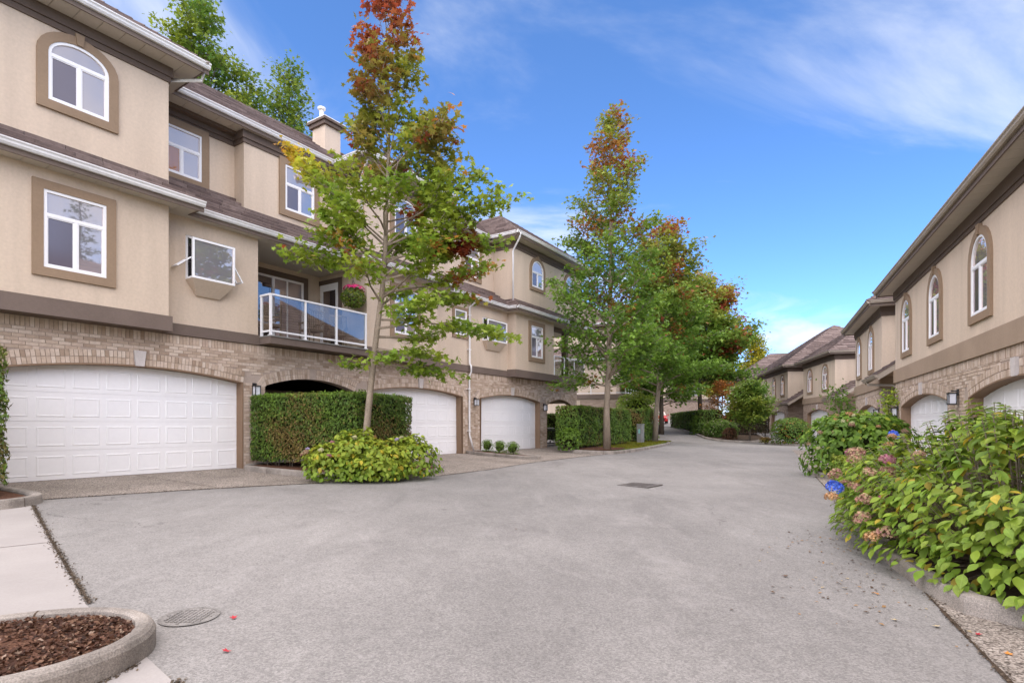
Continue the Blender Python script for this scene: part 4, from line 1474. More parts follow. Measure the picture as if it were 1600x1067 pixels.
def shed_roof(root, x0, x1, d0, z0, d1, z1, gm='gutter_tan', k=None):
    """small entry roof from the wall (d0, z0) down to its eave (d1, z1)"""
    run = d1 - d0; kk = (z0 - z1) / run
    mb = MB(True)
    roof_plane(mb, (x0, d1, z1), (1, 0), (0, -1), kk, [(0, 0), (x1 - x0, 0), (x1 - x0, run), (0, run)], 0.28, 0.5)
    r = mb.build('entry_roof', 'roof_tile', root, recalc=False)
    b = MB(True)
    for xa, xb in ((x0 - 0.03, x0 + 0.01), (x1 - 0.01, x1 + 0.03)):
        b.hexa([(xa, d0, z0 - 0.22), (xb, d0, z0 - 0.22), (xb, d1 - 0.02, z1 - 0.22), (xa, d1 - 0.02, z1 - 0.22), (xa, d0, z0 - 0.01), (xb, d0, z0 - 0.01), (xb, d1 - 0.02, z1 - 0.01), (xa, d1 - 0.02, z1 - 0.01)])
    b.build('bargeboard', gm, r)
    u = MB(True)
    u.hexa([(x0, d0, z0 - 0.12), (x1, d0, z0 - 0.12), (x1, d1 - 0.05, z1 - 0.12), (x0, d1 - 0.05, z1 - 0.12), (x0, d0, z0 - 0.1), (x1, d0, z0 - 0.1), (x1, d1 - 0.05, z1 - 0.1), (x0, d1 - 0.05, z1 - 0.1)])
    u.build('underside', 'soffit', r)
    g = MB(True); g.extrude(GUT, (x0 - 0.1, d1 - 0.02), (x1 + 0.05, d1 - 0.02), (0, 1), z1); g.build('gutter', gm, r)


q = PR(0, 0)
RB = empty('townhouse_row', (q[0], q[1], 0), math.atan2(-UR[1], -UR[0]),
           'two-storey beige townhouse at the right edge with three tall arched windows over brick garages', 'townhouse')
RBASE = -0.28
town_block(RB, -23.73, 6.0, 0.0, 2.64, RBASE, [-21.95, -18.6, -15.08, -11.6], [(-22.8, -17.45), (-15.92, -10.6)])
town_block(RB, -33.3, -26.3, 0.0, 2.63, RBASE, [-32.0, -28.6], [(-32.4, -27.2)])
# recessed entry between the two blocks
mb = MB(True); mb.box(-26.3, -23.73, -2.2, -2.0, RBASE - 0.1, 5.6); mb.build('recess_wall', 'stucco', RB)
mb = MB(True); mb.box(-26.05, -25.0, -1.99, -1.93, RBASE, 1.9); mb.build('entry_door', 'jamb', RB)
mb = MB(True); mb.box(-26.29, -26.2, -2.0, -0.305, RBASE - 0.1, 2.6); mb.box(-23.82, -23.735, -2.0, -0.305, RBASE - 0.1, 2.6); mb.build('recess_return', 'far_brick', RB)
shed_roof(RB, -26.55, -23.79, -0.9, 3.95, 0.55, 2.98)
mb = MB(True); mb.tube([(-26.0, 0.58, 2.92), (-26.0, 0.5, 2.75), (-24.3, -0.05, 2.6), (-24.1, -0.1, 2.5), (-24.1, -0.1, 0.0)], 0.045, 8); mb.build('downspout', 'gutter_tan', RB, smooth=True)
for u, z, lab in ((16.62, 1.80, 'black wall lantern on the brick pier between the two right-hand garage doors'),
                  (23.25, 1.62, 'black wall lantern half hidden by the climbing vine on the right'),
                  (26.75, 1.65, 'black wall lantern beside the narrow white garage door past the vine'),
                  (32.95, 1.62, 'small black wall lantern at the far end of the right-hand house by the climber')):
    w_ = PR(u, 0.006)
    lantern((w_[0], w_[1], z), NRR, lab, 1.05)

# farther house on the right, turned towards the street
cu = Vector((190 / 870, 1)).normalized()
RC = empty('townhouse_row', (22.45, 38.7, 0), math.atan2(-cu.y, -cu.x),
           'farther beige townhouse on the right with steep tiled hip roofs and pairs of arched windows', 'townhouse')
town_block(RC, -7.4, 0.0, 0.0, 2.85, 0.0, [-5.6, -2.0], [(-6.3, -1.4)], depth=11, near=False, gm='gutter_tan', band_m='band_tan')
town_block(RC, -23.5, -9.9, 0.55, 2.95, 0.1, [-21.5, -18.2, -14.7, -11.6], [(-22.3, -17.4), (-15.8, -10.9)], depth=11, near=False, band_m='band_tan')
town_block(RC, -34, -26.0, 1.5, 3.15, 0.3, [-32, -28.0], [(-33, -28.2)], depth=11, near=False, band_m='band_tan')
mb = MB(True); mb.box(-9.9, -7.4, -2.2, -2.0, -0.2, 6.0); mb.box(-26, -23.5, -2.2, -2.0, -0.2, 6.0); mb.box(0.0, 3.0, -2.2, -2.0, -0.3, 6.0); mb.build('recess_wall', 'far_brick', RC)
shed_roof(RC, -10.1, -7.45, -0.9, 4.35, 1.15, 3.0)
shed_roof(RC, 0.05, 2.9, -0.9, 4.1, 0.8, 2.95)
shed_roof(RC, -26.0, -23.55, -0.9, 4.4, 1.6, 3.1)

# house beyond the left row, its end with a railed terrace towards us
du = Vector((335 / 870, 1)).normalized()
LD = empty('townhouse_row', (8.3, 40.6, 0), math.atan2(du.y, du.x),
           'beige townhouse behind the clipped hedge on the left with a railed terrace', 'townhouse')


def dpart(name, matn, *b, root=LD):
    mb = MB(True)
    for q_ in b: mb.box(*q_)
    return mb.build(name, matn, root)


dpart('terrace_wall', 'stucco', (-0.05, 9, -9, 0, -0.5, 3.1))
dpart('brick_pier', 'far_brick', (-0.08, 0.0, -3.4, 0.03, -0.5, 3.05))
dpart('band_course', 'band', (-0.15, 9.1, -9.1, 0.1, 3.1, 3.42))
dpart('wall', 'stucco', (2.6, 24, -9, -1.2, 3.42, 6.2))
dpart('wall', 'stucco', (4.2, 24, -9, -1.6, 6.2, 9.2))
dpart('frieze', 'frieze', (4.13, 24.1, -9.1, -1.53, 8.9, 9.21))
dpart('vent', 'white_paint', (-0.08, -0.05, -4.8, -4.6, 2.1, 2.3))
mb = MB(True)
for (x0_, x1_, d0_, d1_) in ((-0.05, 9, -0.03, 0.03), (-0.08, -0.02, -9, 0)):
    mb.box(x0_, x1_, d0_, d1_, 4.42, 4.47); mb.box(x0_, x1_, d0_, d1_, 3.5, 3.54)
for i in range(8):
    mb.box(-0.075, -0.025, -9 + i * 1.28, -8.95 + i * 1.28, 3.43, 4.42); mb.box(i * 1.2, i * 1.2 + 0.05, -0.025, 0.025, 3.43, 4.42)
mb.build('railing', 'white_paint', LD)
for (z_, x_, d_, e_) in ((6.2, 2.6, -1.2, 0.5), (9.25, 4.2, -1.6, 0.55)):
    eave_run(LD, (x_ - e_, d_ + e_), (24, d_ + e_), (0, 1), z_ + 0.15, 'gutter_white')
    eave_run(LD, (x_ - e_, -9.5), (x_ - e_, d_ + e_), (-1, 0), z_ + 0.149, 'gutter_white')
    dpart('soffit', 'soffit', (x_ - e_, 24, -9.5, d_ + e_ - 0.04, z_ - 0.05, z_ - 0.02))
    mb = MB(True)
    t_ = 4.2 if z_ > 7 else 1.7
    roof_plane(mb, (x_ - e_, d_ + e_, z_ + 0.1), (1, 0), (0, -1), 0.7, [(0, 0), (23, 0), (23, t_), (t_, t_)], 0.3, 0.8)
    roof_plane(mb, (x_ - e_, d_ + e_, z_ + 0.1), (0, -1), (1, 0), 0.7, [(0, 0), (t_, t_), (8, t_), (8, 0)], 0.3, 0.8)
    mb.build('roof', 'roof_tile', LD, recalc=False)
window(LD, 5.5, 6.6, 7.2, 8.5, 0, -1.6, trim=0.17, cheap=True)
window(LD, 9.5, 10.6, 7.2, 8.5, 0, -1.6, trim=0.17, cheap=True)
window(LD, 4.4, 5.5, 4.1, 5.5, 0, -1.2, trim=0.17, cheap=True)

# house closing the street
RE_ = empty('townhouse_row', (16.0, 84.0, 2.0), rad(8), 'distant pale townhouse closing the end of the uphill street behind the red car', 'townhouse')
town_block(RE_, -8, 0.5, 0.0, 2.75, 0.0, [-6.5, -3.2, -1.0], [], depth=9, near=False, band_m='band')
town_block(RE_, 2.2, 16.0, -0.5, 2.75, 0.0, [3.8, 6.5, 9.5, 12.5], [], depth=9, near=False, band_m='band')

# ------------------------------------------------------------------ leaves
def maple_shape():
    lobes = [(-0.02, 0.0), (0.20, -0.10), (0.50, -0.10), (0.30, 0.10), (0.52, 0.38), (0.20, 0.36), (0.0, 0.75), (-0.20, 0.36), (-0.52, 0.38), (-0.30, 0.10), (-0.50, -0.10), (-0.20, -0.10)]
    v = [(x, y - 0.2, -0.25 * (x * x + (y - .2) ** 2)) for x, y in lobes] + [(0, 0.08, 0.03)]
    n = len(lobes)
    return np.array(v), [(i, (i + 1) % n, n) for i in range(n)]


def star_shape():   # cheaper lobed leaf
    pts = [(0, -0.35), (0.14, -0.08), (0.5, 0.0), (0.2, 0.18), (0.0, 0.6), (-0.2, 0.18), (-0.5, 0.0), (-0.14, -0.08)]
    v = [(x, y, -0.3 * (x * x + y * y)) for x, y in pts]
    return np.array(v), [(0, 1, 7), (1, 2, 3), (3, 4, 5), (5, 6, 7), (1, 3, 5), (1, 5, 7)]


def oval_shape():
    v = [(0, -0.5, -0.05), (0.24, -0.18, 0.04), (0.22, 0.16, 0.03), (0, 0.5, -0.10), (-0.22, 0.16, 0.03), (-0.24, -0.18, 0.04), (0, -0.1, -0.02), (0, 0.18, -0.03)]
    return np.array(v), [(0, 1, 6), (1, 2, 7), (1, 7, 6), (2, 3, 7), (3, 4, 7), (4, 5, 6), (4, 6, 7), (5, 0, 6)]


def hyd_shape():    # broad pointed leaf with a folded midrib and drooping tip
    half = [(0.10, -0.42), (0.25, -0.24), (0.31, -0.02), (0.27, 0.18), (0.15, 0.36)]
    v = [(0, -0.5, 0.0)] + [(x, y, 0.07 * x / 0.3 - 0.16 * (y + .1) ** 2) for x, y in half] + [(0, 0.55, -0.13)] + [(-x, y, 0.07 * x / 0.3 - 0.16 * (y + .1) ** 2) for x, y in reversed(half)]
    mid = [(0, -0.24, -0.012), (0, 0.0, -0.01), (0, 0.2, -0.03)]
    v += mid
    f_ = [(0, 1, 12), (1, 2, 12), (2, 13, 12), (2, 3, 13), (3, 4, 13), (4, 14, 13), (4, 5, 14), (5, 6, 14), (6, 7, 14), (7, 8, 14), (8, 13, 14), (8, 9, 13), (9, 10, 13), (10, 12, 13), (10, 11, 12), (11, 0, 12)]
    return np.array(v), f_


def quad_shape():
    return np.array([(0, -0.5, 0), (0.3, 0.0, 0.05), (0, 0.5, -0.05), (-0.3, 0.0, 0.05)]), [(0, 1, 2), (0, 2, 3)]


def sprig_shape():  # flat cedar spray
    v = [(0, -0.5, 0), (0.10, -0.1, 0.02), (0.26, 0.05, 0.0), (0.1, 0.12, 0.0), (0.0, 0.55, 0.0), (-0.1, 0.12, 0), (-0.26, 0.05, 0.0), (-0.10, -0.1, 0.02)]
    return np.array(v), [(0, 1, 7), (1, 2, 3), (1, 3, 7), (3, 5, 7), (3, 4, 5), (5, 6, 7)]


SHAPES = {'maple': maple_shape(), 'star': star_shape(), 'oval': oval_shape(), 'hyd': hyd_shape(), 'quad': quad_shape(), 'sprig': sprig_shape()}


def frames(nrm, tip=None, rng=NR):
    n = nrm / np.maximum(np.linalg.norm(nrm, axis=1, keepdims=True), 1e-9)
    r = rng.normal(size=n.shape) if tip is None else tip
    t = r - (r * n).sum(1, keepdims=True) * n
    t /= np.maximum(np.linalg.norm(t, axis=1, keepdims=True), 1e-9)
    b = np.cross(t, n)
    return b, t, n      # x, y (tip), z


def leaf_mesh(name, pos, nrm, size, cols, shape, parent, matn='leaf', tip=None, kind=None, base=(0, 0, 0)):
    pos = np.asarray(pos, float) - np.array(base)
    v, f_ = SHAPES[shape]
    b, t, n = frames(np.asarray(nrm, float), tip)
    N_, k = len(pos), len(v)
    V = pos[:, None, :] + size[:, None, None] * (v[None, :, 0, None] * b[:, None] + v[None, :, 1, None] * t[:, None] + v[None, :, 2, None] * n[:, None])
    F = np.array(f_)
    faces = (F[None] + (np.arange(N_) * k)[:, None, None]).reshape(-1, 3)
    me = bpy.data.meshes.new(name)
    me.vertices.add(N_ * k)
    me.vertices.foreach_set('co', V.reshape(-1).astype(np.float32))
    nf = len(faces)
    me.loops.add(nf * 3)
    me.loops.foreach_set('vertex_index', faces.reshape(-1).astype(np.int32))
    me.polygons.add(nf)
    me.polygons.foreach_set('loop_start', np.arange(0, nf * 3, 3, dtype=np.int32))
    me.polygons.foreach_set('loop_total', np.full(nf, 3, dtype=np.int32))
    me.update(calc_edges=True)
    at = me.color_attributes.new('Col', 'FLOAT_COLOR', 'POINT')
    cc = np.ones((N_, k, 4), np.float32)
    cc[:, :, :3] = np.asarray(cols)[:, None, :]
    at.data.foreach_set('color', cc.reshape(-1))
    me.materials.append(MATS[matn])
    me.validate()
    o = link(name, me, parent)
    if kind: o['kind'] = kind
    return o


GREEN = np.array((0.155, 0.255, 0.028)); DGREEN = np.array((0.085, 0.155, 0.024)); YGREEN = np.array((0.34, 0.385, 0.04))
YELLOW = np.array((0.55, 0.42, 0.04)); ORANGE = np.array((0.52, 0.20, 0.035)); RED = np.array((0.38, 0.045, 0.035)); BROWN = np.array((0.25, 0.13, 0.05)); MAROON = np.array((0.28, 0.02, 0.06))


def vnoise(p, s, seed=0):
    """cheap smooth noise for colour patches"""
    a = np.sin(p[:, 0] * s * 1.7 + seed) + np.sin(p[:, 1] * s * 2.1 + seed * 1.3 + 1) + np.sin(p[:, 2] * s * 1.9 + seed * .7 + 2) + np.sin((p[:, 0] + p[:, 2]) * s * 3.1 + seed) * .7 + np.sin((p[:, 1] - p[:, 2]) * s * 2.7 + seed * 2) * .7
    return a / 4.4


def tree(name, label, base, trunk, limbs, colour, seed, leaf=0.13, shape='star', per=26, spread=0.24, bark='bark', nseg=5, cat='tree', group=None, twig_n=7, trunk_n=10, droop=0.25, flat=0.55, leafnorm=0.75, tstart=0.3):
    """trunk: [(x, y, z, r)] relative to base; limbs: [(height, azimuth deg, length, rise deg)]"""
    rs = random.Random(seed); rg = np.random.default_rng(seed)
    root = empty(name, base, 0, label, cat, group)
    mb = MB(); mb.tube([t[:3] for t in trunk], [t[3] for t in trunk], trunk_n)
    mb.build('trunk', bark, root, smooth=True)

    def trunk_at(h):
        for a, b in zip(trunk[:-1], trunk[1:]):
            if a[2] <= h <= b[2]:
                t = (h - a[2]) / (b[2] - a[2])
                return Vector((a[0] + (b[0] - a[0]) * t, a[1] + (b[1] - a[1]) * t, h)), a[3] + (b[3] - a[3]) * t
        return Vector(trunk[-1][:3]), trunk[-1][3]
    lm = MB()
    P, D = [], []
    for h, azd, L, rise in limbs:
        p0, r0 = trunk_at(h)
        a = rad(azd); el_ = rad(rise)
        dirv = Vector((math.cos(a) * math.cos(el_), math.sin(a) * math.cos(el_), math.sin(el_)))
        pts = [p0]
        d = dirv.copy()
        for s in range(nseg):
            d = (d + Vector((rs.gauss(0, .13), rs.gauss(0, .13), rs.gauss(0.02, .09)))).normalized()
            pts.append(pts[-1] + d * L / nseg)
        rr = min(r0 * 0.55, 0.012 + L * 0.014)
        lm.tube(pts, [rr * (1 - 0.8 * i / nseg) for i in range(nseg + 1)], 5, cap=False)
        nt = max(3, int(twig_n * L / 2.0))
        for q in range(nt):
            t = tstart + (1 - tstart) * (q + rs.random()) / nt
            i = min(int(t * nseg), nseg - 1); fr_ = t * nseg - i
            p = pts[i].lerp(pts[i + 1], fr_)
            dd = (pts[i + 1] - pts[i]).normalized()
            sd_ = dd.cross(Vector((0, 0, 1)))
            if sd_.length < .1: sd_ = Vector((rs.gauss(0, 1), rs.gauss(0, 1), 0))
            sd_.normalize()
            sgn = 1 if q % 2 else -1
            tl = L * rs.uniform(0.12, 0.34) * (1.15 - 0.6 * t) + 0.15
            if q == nt - 1: tw = dd
            else: tw = (dd * rs.uniform(.4, .9) + sd_ * sgn * rs.uniform(.5, 1.0) + Vector((0, 0, rs.uniform(-.15, .35)))).normalized()
            e = p + tw * tl
            lm.tube([p, p.lerp(e, .5) + Vector((0, 0, .02)), e], [rr * .3 + .002, rr * .2 + .002, .002], 4, cap=False)
            n = max(4, int(per * (0.5 + tl * 1.2)))
            for w in range(n):
                k = rs.random() ** 0.7
                c = p.lerp(e, k)
                P.append((c.x + rs.gauss(0, spread), c.y + rs.gauss(0, spread), c.z + rs.gauss(-0.03, spread * flat)))
                D.append((tw.x, tw.y, tw.z - droop))
    lm.build('limbs', bark, root, recalc=False)
    P = np.array(P); D = np.array(D)
    nrm = rg.normal(size=P.shape) * (1 - leafnorm) * 1.6 + np.array((0, 0, leafnorm))
    tip = D + rg.normal(size=P.shape) * 0.6
    size = leaf * rg.uniform(0.7, 1.25, len(P))
    cols = colour(P, rg)
    leaf_mesh('crown', P, nrm, size, cols, shape, root, 'leaf', tip)
    return root


def mixc(a, b, t): return a[None] * (1 - t[:, None]) + b[None] * t[:, None]


def sstep(x, a, b): 
    t = np.clip((x - a) / (b - a), 0, 1); return t * t * (3 - 2 * t)


# --- maple in the bed between the garages
def col_maple(P, rg):
    n1, n2 = vnoise(P, 1.1, 3), vnoise(P, 2.3, 7)
    j = rg.normal(size=len(P)) * .12
    c = mixc(GREEN * 1.15, YGREEN * 1.1, np.clip(0.38 + n2 * .5 + j, 0, 1))
    h = P[:, 2]
    y = sstep(h + n1 * 1.4 + j * 3, 5.6, 8.4) * 0.8
    c = c * (1 - y[:, None]) + (mixc(YGREEN * .8, BROWN, np.clip(.5 + n2, 0, 1))) * y[:, None]
    o = sstep(n1 + j * 1.2 + (h - 6.2) * .10, .38, .62) * .85
    c = c * (1 - o[:, None]) + mixc(ORANGE, RED, np.clip(.35 + n2 * 1.2 + j * 2, 0, 1)) * o[:, None]
    r = sstep(h + n2 * 1.2 + j * 3, 9.0, 10.6) * .75
    c = c * (1 - r[:, None]) + mixc(RED * 1.05, BROWN, np.clip(.18 + n1 * .7 + j, 0, 1)) * r[:, None]
    # the long branch reaching left turns yellow, its tip orange
    lb = sstep(-P[:, 0], 0.9, 1.5) * sstep(h, 5.3, 6.2)
    c = c * (1 - lb[:, None]) + mixc(YGREEN * 1.3, YELLOW, sstep(-P[:, 0] + j, 1.1, 1.9)) * lb[:, None]
    lt = sstep(-P[:, 0] + j, 1.75, 2.3) * sstep(h, 5.8, 6.6) * .8
    c = c * (1 - lt[:, None]) + ORANGE[None] * 1.1 * lt[:, None]
    # crimson tufts
    for q in ((0.85, 0.2, 7.25, .32, MAROON), (0.45, -0.2, 6.55, .5, RED), (1.05, 0.1, 6.2, .45, RED), (2.3, .2, 5.4, .55, RED * .9)):
        d = np.linalg.norm(P - np.array(q[:3]), axis=1)
        w = sstep(-d, -q[3], -q[3] * .55) * .9
        c = c * (1 - w[:, None]) + q[4][None] * w[:, None]
    return np.clip(c, 0.01, .9)


B1 = PL(8.85, 4.05)
b1z = gz(*B1) + 0.09
tr = [(0.0, 0, -0.1, .125), (0.02, 0, .5, .105), (0.10, .03, 1.5, .092), (0.20, .05, 2.5, .085), (0.30, .06, 3.4, .08), (0.42, .05, 4.3, .074), (0.50, 0.0, 5.2, .064), (0.55, -.05, 6.4, .05), (0.60, -.05, 7.8, .036), (0.57, 0, 9.2, .024), (0.50, 0.05, 10.6, .013), (0.46, .05, 11.6, .006)]
tr = [(a_, b_, c_, d_ * .82) for a_, b_, c_, d_ in tr]
rl = random.Random(4)
lim = [(5.3, 174, 3.25, 42), (4.55, 172, 2.0, 14), (2.9, -25, 1.5, -4), (3.2, 30, 1.6, 0), (4.7, 195, 1.7, 30), (4.9, 160, 1.6, 25), (3.6, 2, 2.75, -4), (3.4, -22, 2.0, 4), (4.2, 6, 2.75, 12), (4.5, -15, 2.3, 18), (5.3, 3, 2.8, 24), (5.0, 18, 2.4, 20), (5.6, -12, 2.3, 36), (3.9, 20, 2.2, 16), (4.1, -35, 2.0, 20), (2.6, 2, 1.6, -8), (2.45, 195, 0.55, 10), (2.75, -50, 1.0, 0), (3.9, 95, 1.4, 25), (4.0, 260, 1.4, 26), (4.6, 330, 1.8, 30), (4.8, 60, 1.8, 35), (4.5, 210, 1.7, 30), (4.9, 5, 2.2, 34), (5.0, 100, 1.5, 40), (5.3, 350, 2.0, 38), (5.4, 180, 1.4, 42), (5.5, 270, 1.5, 42)]
hh = 5.6
while hh < 11.2:
    f_ = (hh - 5.6) / 5.6
    az_ = (len(lim) * 137.5) % 360
    lim.append((hh, az_, (2.35 - 1.95 * f_) * rl.uniform(.65, 1.1) * (.6 if 130 < az_ < 230 and hh < 7.0 else 1), 34 + 26 * f_ + rl.uniform(-10, 10)))
    hh += 0.25
lim += [(6.6, 5, 1.6, 42), (7.0, 345, 1.7, 48), (7.6, 10, 1.35, 55), (6.2, 15, 1.7, 30), (8.4, 0, 1.1, 60), (7.4, 165, 1.15, 48), (7.0, 195, 1.2, 50), (7.9, 150, 1.1, 48), (6.6, 60, 1.5, 40), (6.9, 300, 1.5, 42), (8.6, 170, .8, 42), (9.3, 172, .8, 35)]
tree('maple_tree', 'slender maple with red and orange turning leaves rising from the bed before the nearest hedge', (B1[0], B1[1], b1z), tr, lim, col_maple, 21, leaf=0.15, shape='maple', per=30, spread=0.15, twig_n=9, droop=.5, flat=.45, tstart=.42)


# --- street maples
def col_street(redness=.5, top=12.0, y=0.3):
    def fn(P, rg):
        n1, n2 = vnoise(P, .9, 5 + top), vnoise(P, 2.0, 2 + top)
        j = rg.normal(size=len(P)) * .13
        c = mixc(DGREEN * 1.45, GREEN * 1.35, np.clip(.45 + n2 * .6 + j, 0, 1))
        t = sstep(P[:, 2] + n1 * 2 + j * 4, top * .45, top * 1.0) * (.55 + y)
        c = c * (1 - t[:, None]) + mixc(YGREEN * .8, BROWN * 1.3, np.clip(.35 + n2 * .9, 0, 1)) * t[:, None]
        o = sstep(n1 + n2 * .5 + j * 1.5 + (P[:, 2] / top - .6) * .5, .38, .62) * redness
        c = c * (1 - o[:, None]) + mixc(ORANGE * .8, RED * .85, np.clip(.5 + j * 3, 0, 1)) * o[:, None]
        return np.clip(c, .01, .9)
    return fn


def auto_limbs(rs, h0, h1, Lmax, n, r0=20, r1=55, shape_pow=.8, low=.55):
    out = []
    for i in range(n):
        f_ = (i + rs.random() * .8) / n
        h = h0 + (h1 - h0) * f_
        prof = (low + (1 - low) * min(1, f_ / .25)) * (1 - f_) ** shape_pow + .12
        out.append((h, (i * 137.5 + rs.uniform(-25, 25)) % 360, Lmax * prof * rs.uniform(.75, 1.1), r0 + (r1 - r0) * f_ + rs.uniform(-8, 8)))
    return out


def street_tree(label, base, H, Lmax, r, seed, colour, fork=None, n=46, per=20, leaf=.2, h0=.24, bark='bark', spread=.3, shape='star', name='maple_tree', group='street maples', lean=(0, 0), cat='tree', r0=20, pw=.8):
    rs = random.Random(seed)
    zz = gz(*base) + .08
    t = []
    for i in range(9):
        f_ = i / 8
        t.append((lean[0] * f_ + rs.gauss(0, .04) * (i > 0), lean[1] * f_ + rs.gauss(0, .04) * (i > 0), -0.1 + (H + .1) * f_, r * (1 - f_) ** .8 * (1.25 if i == 0 else 1) + .006))
    L = auto_limbs(rs, H * h0, H * .97, Lmax, n, r0=r0, shape_pow=pw)
    if fork: L += fork
    return tree(name, label, (base[0], base[1], zz), t, L, colour, seed, leaf=leaf, shape=shape, per=per, spread=spread, bark=bark, group=group, cat=cat)


street_tree('tall maple at the kerb with its pale forked trunk before the clipped hedge', PL(23.4, 3.65), 15.8, 3.45, .15, 31, col_street(.7, 15, .3), n=66, per=27, leaf=.21, h0=.17, lean=(.35, .3), pw=.72, r0=24, spread=.24,
            fork=[(3.2, 10, 2.6, 62), (3.0, 175, 2.4, 55), (4.0, 0, 2.5, 30), (2.9, 190, 2.2, 12), (4.4, 320, 2.6, 20)])
street_tree('green maple at the verge tip where the road climbs', (9.25, 36.0), 14.2, 5.0, .16, 37, col_street(.85, 14, .3), n=66, per=27, leaf=.26, h0=.2, pw=.7, r0=24, lean=(.9, .4), spread=.28)
street_tree('broad maple with rusty tints beyond the bend, dark trunk over the hedge', (16.9, 50.0), 13.2, 5.4, .22, 41, col_street(1., 13, .35), n=70, per=26, leaf=.34, h0=.3, bark='bark_dark', spread=.45, pw=.55, r0=12)
street_tree('dense maple between the verge tip and the rusty maple', (12.6, 47.0), 14.0, 4.4, .2, 43, col_street(.4, 15, .2), n=66, per=24, leaf=.32, h0=.16, bark='bark_dark', spread=.42, pw=.7)
street_tree('green tree filling the gap behind the clipped hedges at the terrace', (9.5, 47.5), 9.5, 3.2, .15, 47, col_street(.25, 12, .1), n=50, per=24, leaf=.30, h0=.12, bark='bark_dark', spread=.42, pw=.6, group='background trees')


def col_plain(a, b, mot=.6):
    def fn(P, rg):
        return np.clip(mixc(a, b, np.clip(.45 + vnoise(P, 1.2, 9) * mot + rg.normal(size=len(P)) * .15, 0, 1)), .01, .9)
    return fn


# trees behind the roof on the left and the far ones
street_tree('tall leafy tree standing behind the left roof, leftmost crown', (-15.2, 27.0), 21.6, 3.6, .3, 51, col_plain(DGREEN * 1.35, YGREEN * .85), n=58, per=22, leaf=.24, h0=.4, spread=.26, name='poplar_tree', group='background trees', pw=.45, bark='bark_dark', r0=38)
street_tree('leafy tree behind the left roof next to the chimney', (-12.4, 31.0), 21.2, 3.2, .3, 53, col_plain(DGREEN * 1.3, YGREEN * .78), n=58, per=24, leaf=.21, h0=.4, spread=.28, name='poplar_tree', group='background trees', pw=.6, bark='bark_dark', r0=35)
street_tree('leafy tree behind the left roof between the two taller crowns', (-13.6, 28.6), 19.2, 3.0, .25, 55, col_plain(DGREEN * 1.3, YGREEN * .78), n=46, per=17, leaf=.24, h0=.4, spread=.26, name='poplar_tree', group='background trees', pw=.5, bark='bark_dark', r0=38)
street_tree('yellowing birch rising behind the farther right-hand roof', (38.5, 88.0), 13.5, 3.2, .2, 57, col_plain(YGREEN * .9, YELLOW * .8), n=44, per=26, leaf=.42, h0=.3, spread=.5, name='birch_tree', group='background trees', bark='bark')
street_tree('pale green birch between the rusty maple and the far roofs', (29.5, 80.0), 12.5, 3.6, .2, 59, col_plain(YGREEN * .85, YELLOW * .6), n=50, per=26, leaf=.42, h0=.25, spread=.5, name='birch_tree', group='background trees', bark='bark')
street_tree('small orange-brown tree in front of the far right-hand house', (17.9, 47.4), 4.4, 1.5, .08, 61, col_plain(ORANGE * .85, BROWN * 1.2), n=34, per=30, leaf=.17, h0=.2, spread=.22, name='ornamental_tree', group='background trees', pw=.5)
street_tree('small multi-stemmed green tree in the kerbed bed before the far garages', (16.75, 39.3), 3.7, 1.9, .06, 63, col_plain(DGREEN * 1.5, YGREEN * .62), n=44, per=46, leaf=.2, h0=.32, spread=.22, name='ornamental_tree', group='background trees', pw=.45, fork=[(.5, 30, 1.6, 70), (.4, 200, 1.5, 68)], bark='bark_dark')
street_tree('green tree far up the hill left of the red car', (13.2, 62.0), 9.0, 3.6, .2, 67, col_street(.8, 11, .3), n=46, per=26, leaf=.4, h0=.2, bark='bark_dark', spread=.5, pw=.55, group='background trees')
street_tree('dark green tree closing the street behind the far house', (22.0, 100.0), 17, 7.5, .3, 71, col_plain(DGREEN, GREEN), n=70, per=26, leaf=.6, h0=.15, bark='bark_dark', spread=.8, pw=.5, group='background trees')
street_tree('second dark tree closing the street, left of the far house', (6.0, 92.0), 17, 7.5, .3, 73, col_plain(DGREEN, GREEN), n=70, per=26, leaf=.6, h0=.15, bark='bark_dark', spread=.8, pw=.5, group='background trees')


